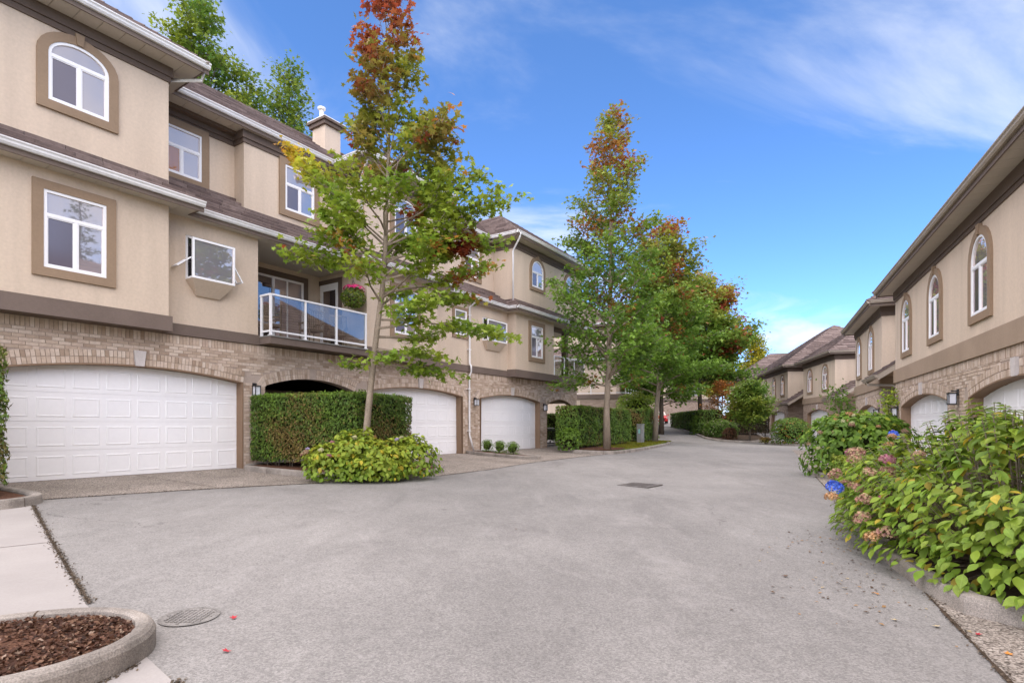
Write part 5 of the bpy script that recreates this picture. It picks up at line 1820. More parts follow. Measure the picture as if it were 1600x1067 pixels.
# ------------------------------------------------------------------ hedges and shrubs
def hedge(label, poly, h, n, seed, size=.075, cols=None, lumpy=.05, name='clipped_hedge', shape='sprig', base_gap=.16, group='clipped hedges', bz=None, round_top=False):
    rg = np.random.default_rng(seed)
    cx, cy = sum(p_[0] for p_ in poly) / len(poly), sum(p_[1] for p_ in poly) / len(poly)
    z0 = gz(cx, cy) + .08 if bz is None else bz
    root = empty(name, (cx, cy, z0), 0, label, 'hedge', group)
    loc = [(x - cx, y - cy) for x, y in poly]
    ins = [(x * .93 - .02 * np.sign(x), y * .93 - .02 * np.sign(y)) for x, y in loc]
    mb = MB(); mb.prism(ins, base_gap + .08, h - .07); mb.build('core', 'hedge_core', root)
    # stems under the skirt
    st = MB()
    rs = random.Random(seed)
    for i in range(len(loc)):
        a, b = loc[i], loc[(i + 1) % len(loc)]
        L = math.dist(a, b)
        for q in range(int(L / .28)):
            t = (q + rs.random()) / max(1, int(L / .28))
            x, y = (a[0] + (b[0] - a[0]) * t) * .86, (a[1] + (b[1] - a[1]) * t) * .86
            st.tube([(x, y, -.05), (x + rs.gauss(0, .03), y + rs.gauss(0, .03), base_gap + .25)], [.018, .014], 5)
    st.build('stems', 'bark_dark', root, kind='stuff')
    # surface samples: sides and top
    per_ = [math.dist(loc[i], loc[(i + 1) % len(loc)]) for i in range(len(loc))]
    area = abs(sum(loc[i][0] * loc[(i + 1) % len(loc)][1] - loc[(i + 1) % len(loc)][0] * loc[i][1] for i in range(len(loc)))) / 2
    side_a = sum(per_) * h
    ns = int(n * side_a / (side_a + area)); nt = n - ns
    e = rg.choice(len(loc), ns, p=np.array(per_) / sum(per_))
    A = np.array(loc)[e]; Bv = np.array(loc)[(e + 1) % len(loc)]
    t = rg.random(ns)[:, None]
    xy = A + (Bv - A) * t
    tang = (Bv - A) / np.maximum(np.linalg.norm(Bv - A, axis=1, keepdims=True), 1e-6)
    nn = np.stack([tang[:, 1], -tang[:, 0]], 1)
    sgn = np.sign((nn * xy).sum(1, keepdims=True)); nn = nn * np.where(sgn == 0, 1, sgn)
    z = base_gap + (h - base_gap) * rg.random(ns) ** .95
    P = np.concatenate([xy, z[:, None]], 1)
    lump = vnoise(P * np.array((1, 1, 1.3)), 2.6, seed) * lumpy + rg.normal(size=ns) * .022
    P[:, :2] += nn * lump[:, None]
    Nn = np.concatenate([nn, np.full((ns, 1), .35)], 1)
    # top by rejection
    mn, mxx = np.array(loc).min(0), np.array(loc).max(0)
    Q = mn + (mxx - mn) * rg.random((nt * 5, 2))

    def inside(Q):
        c = np.zeros(len(Q), bool)
        for i in range(len(loc)):
            a, b = loc[i], loc[(i + 1) % len(loc)]
            cond = ((a[1] > Q[:, 1]) != (b[1] > Q[:, 1]))
            xx = (b[0] - a[0]) * (Q[:, 1] - a[1]) / ((b[1] - a[1]) if abs(b[1] - a[1]) > 1e-9 else 1e-9) + a[0]
            c ^= cond & (Q[:, 0] < xx)
        return c
    Q = Q[inside(Q)][:nt]
    T = np.concatenate([Q, np.full((len(Q), 1), h) + rg.normal(size=(len(Q), 1)) * .025 + vnoise(np.concatenate([Q, Q[:, :1]], 1), 2.2, seed)[:, None] * lumpy * .6], 1)
    P = np.concatenate([P, T]); Nn = np.concatenate([Nn, np.tile((0, 0, 1.), (len(T), 1))])
    Nn = Nn + rg.normal(size=Nn.shape) * .55
    tip = np.tile((0, 0, .9), (len(P), 1)) + rg.normal(size=P.shape) * .5
    n1 = vnoise(P, 1.4, seed + 3); n2 = vnoise(P, 4.2, seed)
    c0, c1, c2 = cols or (DGREEN * .85, GREEN * .95, BROWN * 1.0)
    c = mixc(c0, c1, np.clip(.35 + n2 * .4 + rg.normal(size=len(P)) * .22 + sstep(P[:, 2], h - .12, h + .04) * .5, 0, 1))
    br = sstep(n1 + rg.normal(size=len(P)) * .35, .05, .8) * .7
    c = c * (1 - br[:, None]) + c2[None] * br[:, None]
    leaf_mesh('foliage', P, Nn, size * rg.uniform(.7, 1.4, len(P)), np.clip(c, .008, .9), shape, root, 'leaf_hedge', tip, kind='stuff')
    return root


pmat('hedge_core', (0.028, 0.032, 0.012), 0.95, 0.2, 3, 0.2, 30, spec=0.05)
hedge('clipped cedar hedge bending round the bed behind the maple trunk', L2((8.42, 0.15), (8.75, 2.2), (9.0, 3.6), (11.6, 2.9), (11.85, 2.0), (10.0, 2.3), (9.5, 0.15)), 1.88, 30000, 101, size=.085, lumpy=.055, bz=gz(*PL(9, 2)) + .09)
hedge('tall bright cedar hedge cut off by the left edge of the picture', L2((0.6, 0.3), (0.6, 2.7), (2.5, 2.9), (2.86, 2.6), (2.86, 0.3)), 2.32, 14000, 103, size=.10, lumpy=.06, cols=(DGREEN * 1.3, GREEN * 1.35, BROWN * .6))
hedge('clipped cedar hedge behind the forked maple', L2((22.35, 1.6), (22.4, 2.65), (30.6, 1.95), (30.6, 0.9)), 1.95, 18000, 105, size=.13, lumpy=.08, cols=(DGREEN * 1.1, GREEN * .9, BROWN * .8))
hedge('clipped hedge block at the verge tip beside the grey utility box', L2((32.7, 0.2), (32.7, 1.75), (35.6, 1.45), (35.6, 0.0)), 2.05, 7000, 107, size=.15, lumpy=.05)
hedge('dark hedge seen through the open passage arch', L2((28.7, -5.5), (28.7, -.9), (30.2, -.9), (30.2, -5.5)), 1.75, 5000, 109, size=.16, cols=(DGREEN, GREEN * .7, BROWN * .5), bz=0.05)
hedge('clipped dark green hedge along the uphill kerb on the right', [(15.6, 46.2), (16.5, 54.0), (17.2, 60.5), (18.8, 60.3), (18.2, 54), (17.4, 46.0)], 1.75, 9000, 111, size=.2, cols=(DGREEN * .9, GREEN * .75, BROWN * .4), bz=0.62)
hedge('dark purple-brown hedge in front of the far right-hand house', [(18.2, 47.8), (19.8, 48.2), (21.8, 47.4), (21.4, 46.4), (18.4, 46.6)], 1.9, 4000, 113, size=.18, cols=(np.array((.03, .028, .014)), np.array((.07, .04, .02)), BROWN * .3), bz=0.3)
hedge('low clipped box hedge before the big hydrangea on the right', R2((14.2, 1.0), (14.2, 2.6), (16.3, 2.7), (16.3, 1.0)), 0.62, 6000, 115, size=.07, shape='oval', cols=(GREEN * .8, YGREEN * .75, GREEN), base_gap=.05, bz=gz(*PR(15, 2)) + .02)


def shrub(label, base, rx, ry, h, n, seed, size, cols, shape='oval', name='shrub', cat='shrub', lumps=7, group=None, flowers=None, stems=18, fill=.55, rot=0.0, z0=None, zmin=0.05, core=True, lump_amp=.18, blobs=None):
    """rounded bush: leaves through the outer shell of a lumpy ellipsoid round branching stems"""
    rg = np.random.default_rng(seed); rs = random.Random(seed)
    zz = gz(*base) + .08 if z0 is None else z0
    root = empty(name, (base[0], base[1], zz), rot, label, cat, group)
    sm = MB()
    for i in range(stems):
        a = rs.uniform(0, 6.283); k = rs.uniform(.3, .8)
        e = Vector((math.cos(a) * rx * k, math.sin(a) * ry * k, h * rs.uniform(.5, .85)))
        sm.tube([(math.cos(a) * .08 * rx, math.sin(a) * .08 * ry, -.05), e * .5 + Vector((0, 0, h * .1)), e], [.014, .01, .005], 5, cap=False)
    sm.build('stems', 'bark_dark', root, kind='stuff')
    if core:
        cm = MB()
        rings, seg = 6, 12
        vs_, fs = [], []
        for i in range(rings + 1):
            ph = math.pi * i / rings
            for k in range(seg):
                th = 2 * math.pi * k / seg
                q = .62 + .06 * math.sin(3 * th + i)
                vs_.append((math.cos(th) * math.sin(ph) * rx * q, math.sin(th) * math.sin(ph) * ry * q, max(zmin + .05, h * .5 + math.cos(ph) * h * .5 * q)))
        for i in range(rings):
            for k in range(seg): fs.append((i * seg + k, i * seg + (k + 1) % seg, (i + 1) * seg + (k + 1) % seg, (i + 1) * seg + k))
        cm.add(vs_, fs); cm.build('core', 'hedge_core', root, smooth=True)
    d = rg.normal(size=(n, 3)); d /= np.linalg.norm(d, axis=1, keepdims=True)
    d[:, 2] = np.where(d[:, 2] < -.55, -d[:, 2], d[:, 2])
    rr = (1 - rg.random(n) ** 2 * (1 - fill))
    lum = 1 + lump_amp * vnoise(d * 2.2, lumps * .35, seed)
    hr = np.sqrt(np.maximum(1 - d[:, 2] ** 2, 1e-4))
    dd_ = d.copy()
    low = d[:, 2] < 0
    dd_[low, :2] *= (np.maximum(hr, 1 - .12 * np.abs(d[:, 2])) / hr)[low][:, None]
    P = dd_ * (rr * lum)[:, None] * np.array((rx, ry, h * .5)) + np.array((0, 0, h * .5))
    P[low, 2] = (h * .5) * (1 + d[low, 2] * 1.75)
    if blobs:
        B_ = np.array(blobs); bi = rg.choice(len(blobs), n, p=B_[:, 5] / B_[:, 5].sum())
        P = P / np.array((rx, ry, h)) * B_[bi][:, 2:5] + np.column_stack([B_[bi][:, 0], B_[bi][:, 1], np.zeros(n)])
        P[:, :2] += rg.normal(size=(n, 2)) * .03
    P[:, 2] = np.maximum(P[:, 2], zmin)
    nrm = d * np.array((1, 1, .8)) + np.array((0, 0, .55)) + rg.normal(size=P.shape) * .4
    tip = d * np.array((1, 1, .2)) + np.array((0, 0, -.25)) + rg.normal(size=P.shape) * .5
    n2 = vnoise(P, 3.0 / max(rx, .4), seed)
    c = mixc(cols[0], cols[1], np.clip(.4 + n2 * .4 + rg.normal(size=n) * .2 + d[:, 2] * .25, 0, 1))
    if len(cols) > 2:
        w = (rg.random(n) < .07 + .08 * np.clip(n2, 0, 1)).astype(float) * .9
        c = c * (1 - w[:, None]) + cols[2][None] * w[:, None]
    leaf_mesh('foliage', P, nrm, size * rg.uniform(.65, 1.25, n), np.clip(c, .008, .9), shape, root, 'leaf', tip, kind='stuff')
    return root, rg, rs


def head_mesh(name, cols, seed, n=150):
    """a round hydrangea head made of small four-petalled florets"""
    rg = np.random.default_rng(seed)
    d = rg.normal(size=(n, 3)); d /= np.linalg.norm(d, axis=1, keepdims=True)
    d[:, 2] = np.where(d[:, 2] < -.35, -d[:, 2] * .6, d[:, 2])
    P = d * np.array((1, 1, .78)) * rg.uniform(.86, 1.0, (n, 1)) 
    ii = rg.choice(len(cols), n)
    c = np.array(cols)[ii] * rg.uniform(.75, 1.2, (n, 1))
    o = leaf_mesh(name, P, d + rg.normal(size=d.shape) * .35, np.full(n, .42), c, 'star', None, 'petal')
    me = o.data
    bpy.data.objects.remove(o)
    return me


HEADS = {'dusty': head_mesh('flower_head', [(.38, .20, .14), (.44, .27, .17), (.34, .17, .14), (.36, .31, .14)], 1), 'tan': head_mesh('flower_head', [(.48, .26, .11), (.40, .20, .09), (.52, .34, .18)], 2),
         'pink': head_mesh('flower_head', [(.38, .13, .18), (.32, .13, .16), (.40, .22, .19)], 3), 'blue': head_mesh('flower_head', [(.055, .12, .62), (.09, .18, .70), (.12, .24, .72)], 4, 190),
         'mauve': head_mesh('flower_head', [(.38, .30, .50), (.50, .42, .55)], 5), 'cream': head_mesh('flower_head', [(.62, .58, .35), (.52, .5, .25)], 6)}


def put_head(root, kind, p, r, rs):
    o = link('flower_head', HEADS[kind], root)
    o.location = p
    o.scale = (r, r, r)
    o.rotation_euler = (rs.uniform(-.5, .5), rs.uniform(-.5, .5), rs.uniform(0, 6))
    return o


HG = (GREEN * 1.05, YGREEN * .85, YELLOW * .95)
# --- hydrangea under the maple
hx, hy = PL(9.55, 4.55)
hx, hy = -3.22, 12.42
root, rg, rs = shrub('spreading hydrangea with yellowing leaves spilling over the kerb under the maple', (hx, hy), 1.40, .8, 1.05, 6400, 201, .108, (GREEN * 1.1, YGREEN * 1.05, YELLOW * .9), shape='hyd', name='hydrangea', cat='hydrangea', rot=rad(20), lump_amp=.34, core=False, stems=60, blobs=[(-.75, .05, .62, .55, .78, .2), (-.2, .1, .68, .62, 1.05, .28), (.35, -.1, .6, .6, .82, .22), (.95, .1, .62, .55, .92, .22), (.1, -.25, .8, .5, .6, .14)], z0=gz(hx, hy) + .03)
for k in range(20):
    a = rs.uniform(0, 6.28); el_ = rs.uniform(.1, 1.2)
    put_head(root, rs.choice(['dusty', 'tan', 'mauve', 'pink', 'cream']), (math.cos(a) * math.cos(el_) * 1.38, math.sin(a) * math.cos(el_) * .7, .51 + math.sin(el_) * .5), rs.uniform(.045, .07), rs)
# --- shrubs on the right
hx, hy = PR(17.6, 1.95)
root, rg, rs = shrub('big rounded hydrangea with tan flower heads at the second bed on the right', (hx, hy), 1.35, 1.25, 1.72, 3400, 203, .15, (DGREEN * 1.35, GREEN * 1.25, YGREEN), shape='hyd', name='hydrangea', cat='hydrangea', lump_amp=.22, z0=gz(hx, hy) + .03)
for k in range(24):
    a = rs.uniform(2.2, 5.4); el_ = rs.uniform(-.1, 1.3)
    put_head(root, rs.choice(['tan', 'tan', 'dusty', 'cream']), (math.cos(a) * math.cos(el_) * 1.32, math.sin(a) * math.cos(el_) * 1.22, .86 + math.sin(el_) * .86), rs.uniform(.05, .09), rs)
shrub('dark glossy evergreen shrub beside the big hydrangea', PR(19.6, 1.1), .55, .55, 1.75, 900, 205, .11, (DGREEN * .6, DGREEN * .9), name='evergreen_shrub', group='evergreen shrubs')
root, rg, rs = shrub('dense rounded green shrub with reddish tips in the kerbed bed before the far house', (18.3, 36.6), 1.25, 1.25, 1.75, 4200, 207, .13, (DGREEN * 1.05, GREEN * .9, ORANGE * .6), lump_amp=.12)
shrub('low speckled shrub mound beside the far hedge', (16.3, 43.6), 1.3, 1.5, 1.35, 3000, 209, .17, (DGREEN, GREEN * .8, np.array((.40, .34, .22))))
shrub('round red-brown ball shrub by the small tree', (16.0, 40.9), .55, .55, .95, 1400, 211, .1, (np.array((.10, .045, .022)), np.array((.16, .07, .03))), name='ball_shrub', z0=.0)
shrub('dark bush under the rusty maple', (15.9, 47.0), .9, 1.0, 1.7, 1800, 213, .2, (DGREEN * .8, GREEN * .6), z0=.3)
shrub('bright leafy bush behind the verge hedge', (8.6, 38.6), 1.5, 1.5, 3.4, 3200, 215, .2, (GREEN * 1.2, YGREEN * .8))
shrub('low leafy shrub between the passage arch and the clipped hedge', PL(21.75, 2.6), .55, .55, 1.0, 800, 217, .14, (DGREEN * 1.1, GREEN * 1.1))
shrub('low tuft of grass at the kerb before the far garages', (17.3, 38.0), .45, .3, .4, 400, 219, .12, (YGREEN * .5, BROWN), shape='quad')
for (u, d), lab in zip(((18.05, .85), (17.65, 1.75), (17.25, 2.6)), ('small round box ball nearest the downspout', 'middle one of the three small round box balls', 'small round box ball nearest the road in the narrow bed')):
    shrub(lab, PL(u, d), .27, .27, .52, 700, 300 + int(u * 10), .05, (DGREEN * 1.2, GREEN * 1.1), name='box_ball', group='box balls in the narrow bed', stems=4)

# --- the near hydrangea on the right: shoots with whorls of big leaves
HYB = PR(7.95, 1.62)
hz = gz(*HYB) + .08
NH = empty('hydrangea', (HYB[0], HYB[1], hz), math.atan2(UR[1], UR[0]), 'large hydrangea with faded pink and blue flower heads overhanging the kerb at the right edge', 'hydrangea')
rs = random.Random(77); rg = np.random.default_rng(77)


def hyd_top(u, v):
    """height of the bush surface over its plan (u along the street, v across; +v = towards the road)"""
    e = (u / 3.4) ** 2 + ((v - .05) / 1.75) ** 2
    if e > 1: return 0
    return (1.5 - .06 * (u + 3.4) / 3.4) * (1 - e) ** .36 * (1 + .09 * math.sin(u * 3.1) + .08 * math.sin(v * 4.3 + u))


LP, LN, LT, LS, LC = [], [], [], [], []
stm = MB()
heads = []
for i in range(1050):
    u = rs.uniform(-3.35, 3.35); v = rs.uniform(-1.6, 1.75)
    H_ = hyd_top(u, v)
    if H_ < .12: continue
    gu, gv = (hyd_top(u + .08, v) - H_) / .08, (hyd_top(u, v + .08) - H_) / .08
    nv = Vector((-gu, -gv, 1.0)); nv = Vector((max(-2.2, min(2.2, nv.x)), max(-2.2, min(2.2, nv.y)), 1)).normalized()
    tipz = H_ * (rs.uniform(.93, 1.05) if rs.random() < .68 else rs.uniform(.35, .9))
    tp = Vector((u, v, tipz))
    ax = (nv * 1.0 + Vector((0, 0, .6)) + Vector((rs.gauss(0, .18), rs.gauss(0, .18), 0))).normalized()
    root0 = Vector((u * .55, v * .45, .02))
    stm.tube([root0, root0.lerp(tp, .55) + Vector((0, 0, -.05)), tp], [.009, .007, .004], 5, cap=False)
    tone = rs.random()
    base_c = GREEN * rs.uniform(.7, 1.3) * (1 - tone * .5) + YGREEN * (tone ** 1.6 * .6) * rs.uniform(.8, 1.15)
    q0 = rs.uniform(0, 6.28)
    a1 = ax.orthogonal().normalized(); a2 = ax.cross(a1)
    for k in range(9):
        lev = k // 2
        ang = q0 + (k % 2) * math.pi + lev * 1.571 + rs.gauss(0, .2)
        out = a1 * math.cos(ang) + a2 * math.sin(ang)
        droop_ = .15 + .22 * lev
        sz = (.064 + .016 * lev) * rs.uniform(.85, 1.2)
        c0 = tp - ax * (.015 + .05 * lev) + out * sz * .55 + Vector((0, 0, -.012 * lev))
        if c0.z < .03: continue
        tipd = (out - ax * (droop_ - .25) + Vector((0, 0, -.18 * lev)))
        nn = (ax * 1.0 + out * .18 * lev + Vector((rs.gauss(0, .16), rs.gauss(0, .16), .25)))
        cc = base_c * rs.uniform(.8, 1.15)
        sz *= rs.choice((.7, .9, 1.0, 1.15))
        if rs.random() < .035 + .03 * (lev > 2): cc = YELLOW * rs.uniform(.6, 1.0)
        LP.append(c0); LN.append(nn); LT.append(tipd); LS.append(sz * 1.25); LC.append(cc)
    if rs.random() < .16 and tipz > H_ * .9 and (v > -.4): heads.append((tp + ax * .05, ax))
# leaves on the flank facing the road and the viewer
for i in range(2600):
    a = rs.uniform(.15, math.pi + 1.1); rr_ = rs.uniform(.86, 1.03)
    u, v = -3.4 * math.cos(a) * rr_, .05 + 1.75 * math.sin(a) * rr_
    zz_ = rs.uniform(.05, .85)
    u *= 1 - .12 * zz_ ** 2; v *= 1 - .10 * zz_ ** 2
    out = Vector((-math.cos(a) / 1.6, math.sin(a), 0)).normalized()
    tone = rs.random()
    cc = GREEN * rs.uniform(.8, 1.35) * (1 - tone * .4) + YGREEN * tone * .45
    if rs.random() < .05: cc = YELLOW * rs.uniform(.5, .95)
    LP.append(Vector((u, v, zz_))); LN.append(out * .7 + Vector((rs.gauss(0, .3), rs.gauss(0, .3), .9))); LT.append(out * .8 + Vector((rs.gauss(0, .4), rs.gauss(0, .4), -.5))); LS.append(rs.uniform(.065, .13)); LC.append(cc)
    if i % 5 == 0:
        b0 = Vector((u * .5, v * .45, .0))
        stm.tube([b0, b0.lerp(Vector((u, v, zz_)), .6), Vector((u, v, zz_))], [.007, .005, .003], 5, cap=False)
stm.build('stems', 'bark', NH, recalc=False, kind='stuff')
# the leaves nearest the viewer are single objects
ca, sa_ = UR
cl = Vector((0, 0, EYE)) - Vector((HYB[0], HYB[1], hz))
cl = Vector((cl.x * ca + cl.y * sa_, -cl.x * sa_ + cl.y * ca, cl.z))
vis = sorted(range(len(LP)), key=lambda i: (LP[i] - cl).length - (.6 if LP[i].z > hyd_top(LP[i].x, LP[i].y) * .85 else 0))
single = set(vis[:300])
v_, f_ = SHAPES['hyd']
lme = bpy.data.meshes.new('leaf'); lme.from_pydata([tuple(q) for q in v_], [], f_); lme.materials.append(MATS['leaf_object'])
lme.polygons.foreach_set('use_smooth', [True] * len(lme.polygons))
for i in single:
    b_, t_, n_ = frames(np.array([tuple(LN[i])]), np.array([tuple(LT[i])]))
    o = link('leaf', lme, NH)
    M = Matrix((tuple(b_[0]), tuple(t_[0]), tuple(n_[0]))).transposed()
    o.rotation_euler = M.to_euler()
    o.location = LP[i]; o.scale = (LS[i],) * 3
    o.color = tuple(np.clip(LC[i], 0, 1)) + (1,)
rest = [i for i in range(len(LP)) if i not in single]
leaf_mesh('foliage', np.array([tuple(LP[i]) for i in rest]), np.array([tuple(LN[i]) for i in rest]), np.array([LS[i] for i in rest]), np.array([LC[i] for i in rest]), 'hyd', NH, 'leaf', np.array([tuple(LT[i]) for i in rest]), kind='stuff')
# flower heads: crowded on the road side
for p_, ax in heads[:15]:
    put_head(NH, rs.choice(['dusty', 'tan', 'tan', 'dusty', 'pink']), p_, rs.uniform(.055, .08), rs)


def world_to_hyd(x, y, z):
    dx_, dy_ = x - HYB[0], y - HYB[1]
    return (dx_ * ca + dy_ * sa_, -dx_ * sa_ + dy_ * ca, z - hz)


put_head(NH, 'blue', world_to_hyd(3.80, 6.55, .42), .10, rs)
put_head(NH, 'blue', world_to_hyd(5.80, 8.45, 1.0), .085, rs)

for X_, Y_, Z_, k_ in ((3.95, 6.4, .74, 'dusty'), (4.0, 6.2, .60, 'dusty'), (4.18, 6.2, .74, 'pink'), (4.25, 6.3, .60, 'dusty'), (3.9, 6.3, .43, 'dusty'), (3.72, 6.45, .30, 'tan'), (3.82, 6.0, .33, 'dusty'), (3.98, 5.9, .36, 'pink'), (4.15, 6.0, .40, 'dusty'),
                        (4.02, 5.75, .22, 'tan'), (3.72, 5.9, .16, 'dusty'), (3.78, 5.6, .06, 'dusty'), (3.70, 5.7, .0, 'tan'), (4.3, 5.9, .26, 'pink'), (4.1, 6.6, .80, 'dusty'), (4.4, 6.0, .52, 'tan'), (4.05, 5.5, .10, 'dusty'), (3.85, 6.6, .55, 'dusty')):
    put_head(NH, k_, world_to_hyd(X_ - .10, Y_ - .14, Z_ + .03), rs.uniform(.075, .10), rs)


# tall conifers behind the right-hand house: the photograph shows them mirrored in the windows
def conifer(label, base, H, R_, seed):
    rs_ = random.Random(seed); rg_ = np.random.default_rng(seed)
    root = empty('conifer_tree', (base[0], base[1], gz(*base)), 0, label, 'tree', 'conifers behind the right-hand house')
    mb = MB(); mb.tube([(0, 0, 0), (0, 0, H * .5), (0, 0, H)], [.22, .14, .02], 8); mb.build('trunk', 'bark_dark', root)
    P, T = [], []
    lm = MB()
    for i in range(90):
        f_ = i / 90; z = H * (.08 + .91 * f_); L = R_ * (1 - f_) ** .85 * rs_.uniform(.7, 1.1) + .2
        a_ = i * 2.4; e_ = Vector((math.cos(a_) * L, math.sin(a_) * L, z - L * .25))
        lm.tube([(0, 0, z), e_], [.03, .008], 4, cap=False)
        for q in range(int(26 * L)):
            t_ = rs_.random() ** .6
            c = Vector((0, 0, z)).lerp(e_, t_)
            P.append((c.x + rs_.gauss(0, .16), c.y + rs_.gauss(0, .16), c.z + rs_.gauss(-.08, .10))); T.append((math.cos(a_) + rs_.gauss(0, .5), math.sin(a_) + rs_.gauss(0, .5), -.5))
    lm.build('limbs', 'bark_dark', root, recalc=False)
    P = np.array(P)
    leaf_mesh('crown', P, rg_.normal(size=P.shape) * .4 + np.array((0, 0, 1)), rg_.uniform(.25, .5, len(P)), np.clip(mixc(DGREEN * .45, DGREEN * .8, rg_.random(len(P))), .01, 1), 'sprig', root, 'leaf', np.array(T))


conifer('tall dark conifer behind the right-hand house, mirrored in the nearest lower window', (17.5, 4.2), 15.5, 3.0, 501)
conifer('second dark conifer behind the right-hand house, mirrored in the balcony windows', (24.5, 13.5), 14.0, 3.2, 503)

# ------------------------------------------------------------------ climbing plants and basket
def vine(label, pts, n, seed, size, cols, spread, name='climbing_vine'):
    rg = np.random.default_rng(seed)
    b = Vector(pts[0])
    root = empty(name, b, 0, label, 'vine')
    mb = MB(); mb.tube([Vector(q) - b for q in pts], [.014] * len(pts), 6); mb.build('stem', 'bark_dark', root)
    P = []
    for i in range(n):
        t = rg.random() * (len(pts) - 1) * .9 + .1 * (len(pts) - 1); k = min(int(t), len(pts) - 2)
        c = Vector(pts[k]).lerp(Vector(pts[k + 1]), t - k) - b
        P.append((c.x + rg.normal() * spread, c.y + rg.normal() * spread, c.z + rg.normal() * spread))
    P = np.array(P)
    c = mixc(cols[0], cols[1], np.clip(.5 + rg.normal(size=n) * .3, 0, 1))
    leaf_mesh('foliage', P, rg.normal(size=P.shape) + np.array((-.8, -.2, .5)), size * rg.uniform(.6, 1.3, n), np.clip(c, .01, .9), 'oval', root, 'leaf', None, kind='stuff')


a = PR(23.3, .22)
vine('yellow-green vine climbing the brick pier at the right-hand entry', [(a[0], a[1], -.25), (a[0] + .03, a[1], .5), (a[0], a[1] + .05, 1.2), (a[0] - .05, a[1] + .05, 1.9), (a[0], a[1], 2.2)], 620, 401, .11, (GREEN * 1.2, YGREEN * 1.15), .14)
a = PR(33.6, .5)
vine('dark leafy climber with a stray branch on the far corner of the right-hand house', [(a[0], a[1], -.2), (a[0], a[1], 1.0), (a[0] - .1, a[1] + .1, 2.0), (a[0] - .25, a[1] + .2, 2.9)], 900, 403, .17, (DGREEN * .9, GREEN), .36)

# hanging basket on the balcony
hp = PL(11.72, .30)
hb_ = empty('hanging_basket', (hp[0], hp[1], 4.86), 0, 'round hanging basket with pink flowers at the balcony', 'flower basket')
mb = MB(); mb.tube([(0, 0, .02), (0, 0, .12), (0, 0, .28)], [.07, .17, .21], 14); mb.build('pot', 'soil', hb_)
mb = MB()
for k in range(3):
    mb.tube([(math.cos(k * 2.09) * .2, math.sin(k * 2.09) * .2, .28), (0, 0, .82), (0, 0, 1.33)], .006, 4)
mb.build('hanger', 'black_metal', hb_)
rg = np.random.default_rng(9)
d = rg.normal(size=(900, 3)); d /= np.linalg.norm(d, axis=1, keepdims=True)
P = d * rg.uniform(.75, 1.0, (900, 1)) * np.array((.40, .40, .34)) + np.array((0, 0, .26))
leaf_mesh('foliage', P, d + rg.normal(size=d.shape) * .4, np.full(900, .085), np.clip(mixc(DGREEN * .9, YGREEN * .8, rg.random(900) ** 2), .01, .9), 'oval', hb_, 'leaf', None, kind='stuff')
d = rg.normal(size=(130, 3)); d /= np.linalg.norm(d, axis=1, keepdims=True); d[:, 2] = np.abs(d[:, 2])
leaf_mesh('flowers', d * np.array((.34, .34, .16)) + np.array((.03, 0, .52)), d + np.array((0, 0, .3)), np.full(130, .10), np.tile((.55, .015, .14), (130, 1)) * rg.uniform(.7, 1.2, (130, 1)), 'star', hb_, 'petal', None, kind='stuff')


# wicker chairs on the balcony
def wicker_chair(u, d, rz, label):
    q_ = PL(u, d)
    r = empty('wicker_chair', (q_[0], q_[1], 3.55), rz, label, 'chair', 'wicker balcony chairs')
    for sx in (-1, 1):
        for sy in (-1, 1):
            mb = MB(); mb.tube([(sx * .24, sy * .23, 0), (sx * .25, sy * .24, .62 if sy < 0 else .98)], .018, 6); mb.build('leg', 'wicker', r)
        mb = MB(); mb.box(sx * .26 - .03, sx * .26 + .03, -.26, .24, .60, .64); mb.build('armrest', 'wicker', r)
    mb = MB(); mb.box(-.25, .25, -.25, .24, .38, .44); mb.build('seat', 'wicker', r)
    mb = MB()
    for k in range(9):
        x = -.24 + .06 * k
        mb.box(x - .008, x + .008, .235, .25, .44, .98)
    for k in range(9):
        z = .47 + .06 * k
        mb.box(-.25, .25, .25, .262, z - .008, z + .008)
    mb.box(-.26, .26, .225, .275, .96, 1.0)
    mb.build('backrest', 'wicker', r)


ang = math.atan2(UL[1], UL[0])
wicker_chair(9.35, -.35, ang - 2.2, 'wicker chair at the near end of the balcony behind the glass rail')
wicker_chair(10.5, -.1, ang + 3.14, 'low wicker chair in the middle of the balcony behind the glass rail')
wicker_chair(11.5, -.2, ang + 2.6, 'wicker chair at the far end of the balcony behind the glass rail')

# low black gate in the passage arch
q_ = PL(25.6, -.45)
gt = empty('garden_gate', (q_[0], q_[1], 0.0), ang, 'low black iron gate across the open passage arch', 'gate')
mb = MB(); mb.box(-1.3, 1.3, -.015, .015, .08, .12); mb.box(-1.3, 1.3, -.015, .015, .86, .90); mb.build('rail', 'black_metal', gt)
for k in range(19):
    mb = MB(); mb.box(-1.28 + k * .142 - .008, -1.28 + k * .142 + .008, -.008, .008, 0.0, .95); mb.build('bar', 'black_metal', gt)
mb = MB(); mb.box(-1.25, .2, -.02, .02, .96, 1.02); mb.build('top_board', 'utility_grey', gt)

# utility box at the verge
q_ = PL(32.2, 1.9)
ub = empty('utility_box', (q_[0], q_[1], gz(*q_) + .09), ang, 'grey utility box standing at the end of the clipped hedge', 'utility box')
mb = MB(); mb.box(-.22, .22, -.15, .15, 0, 1.12); mb.build('cabinet', 'utility_grey', ub)
mb = MB(); mb.box(-.24, .24, -.17, .17, 1.12, 1.17); mb.build('lid', 'utility_grey', ub)
mb = MB(); mb.box(-.226, -.22, -.06, .06, .6, .85); mb.build('notice', 'tip_teal', ub)

# parked red car up the hill
cx_, cy_ = 18.3, 69.0
rc = empty('parked_car', (cx_, cy_, gz(cx_, cy_) + .0), rad(-12), 'red car parked nose towards us at the top of the street', 'car')


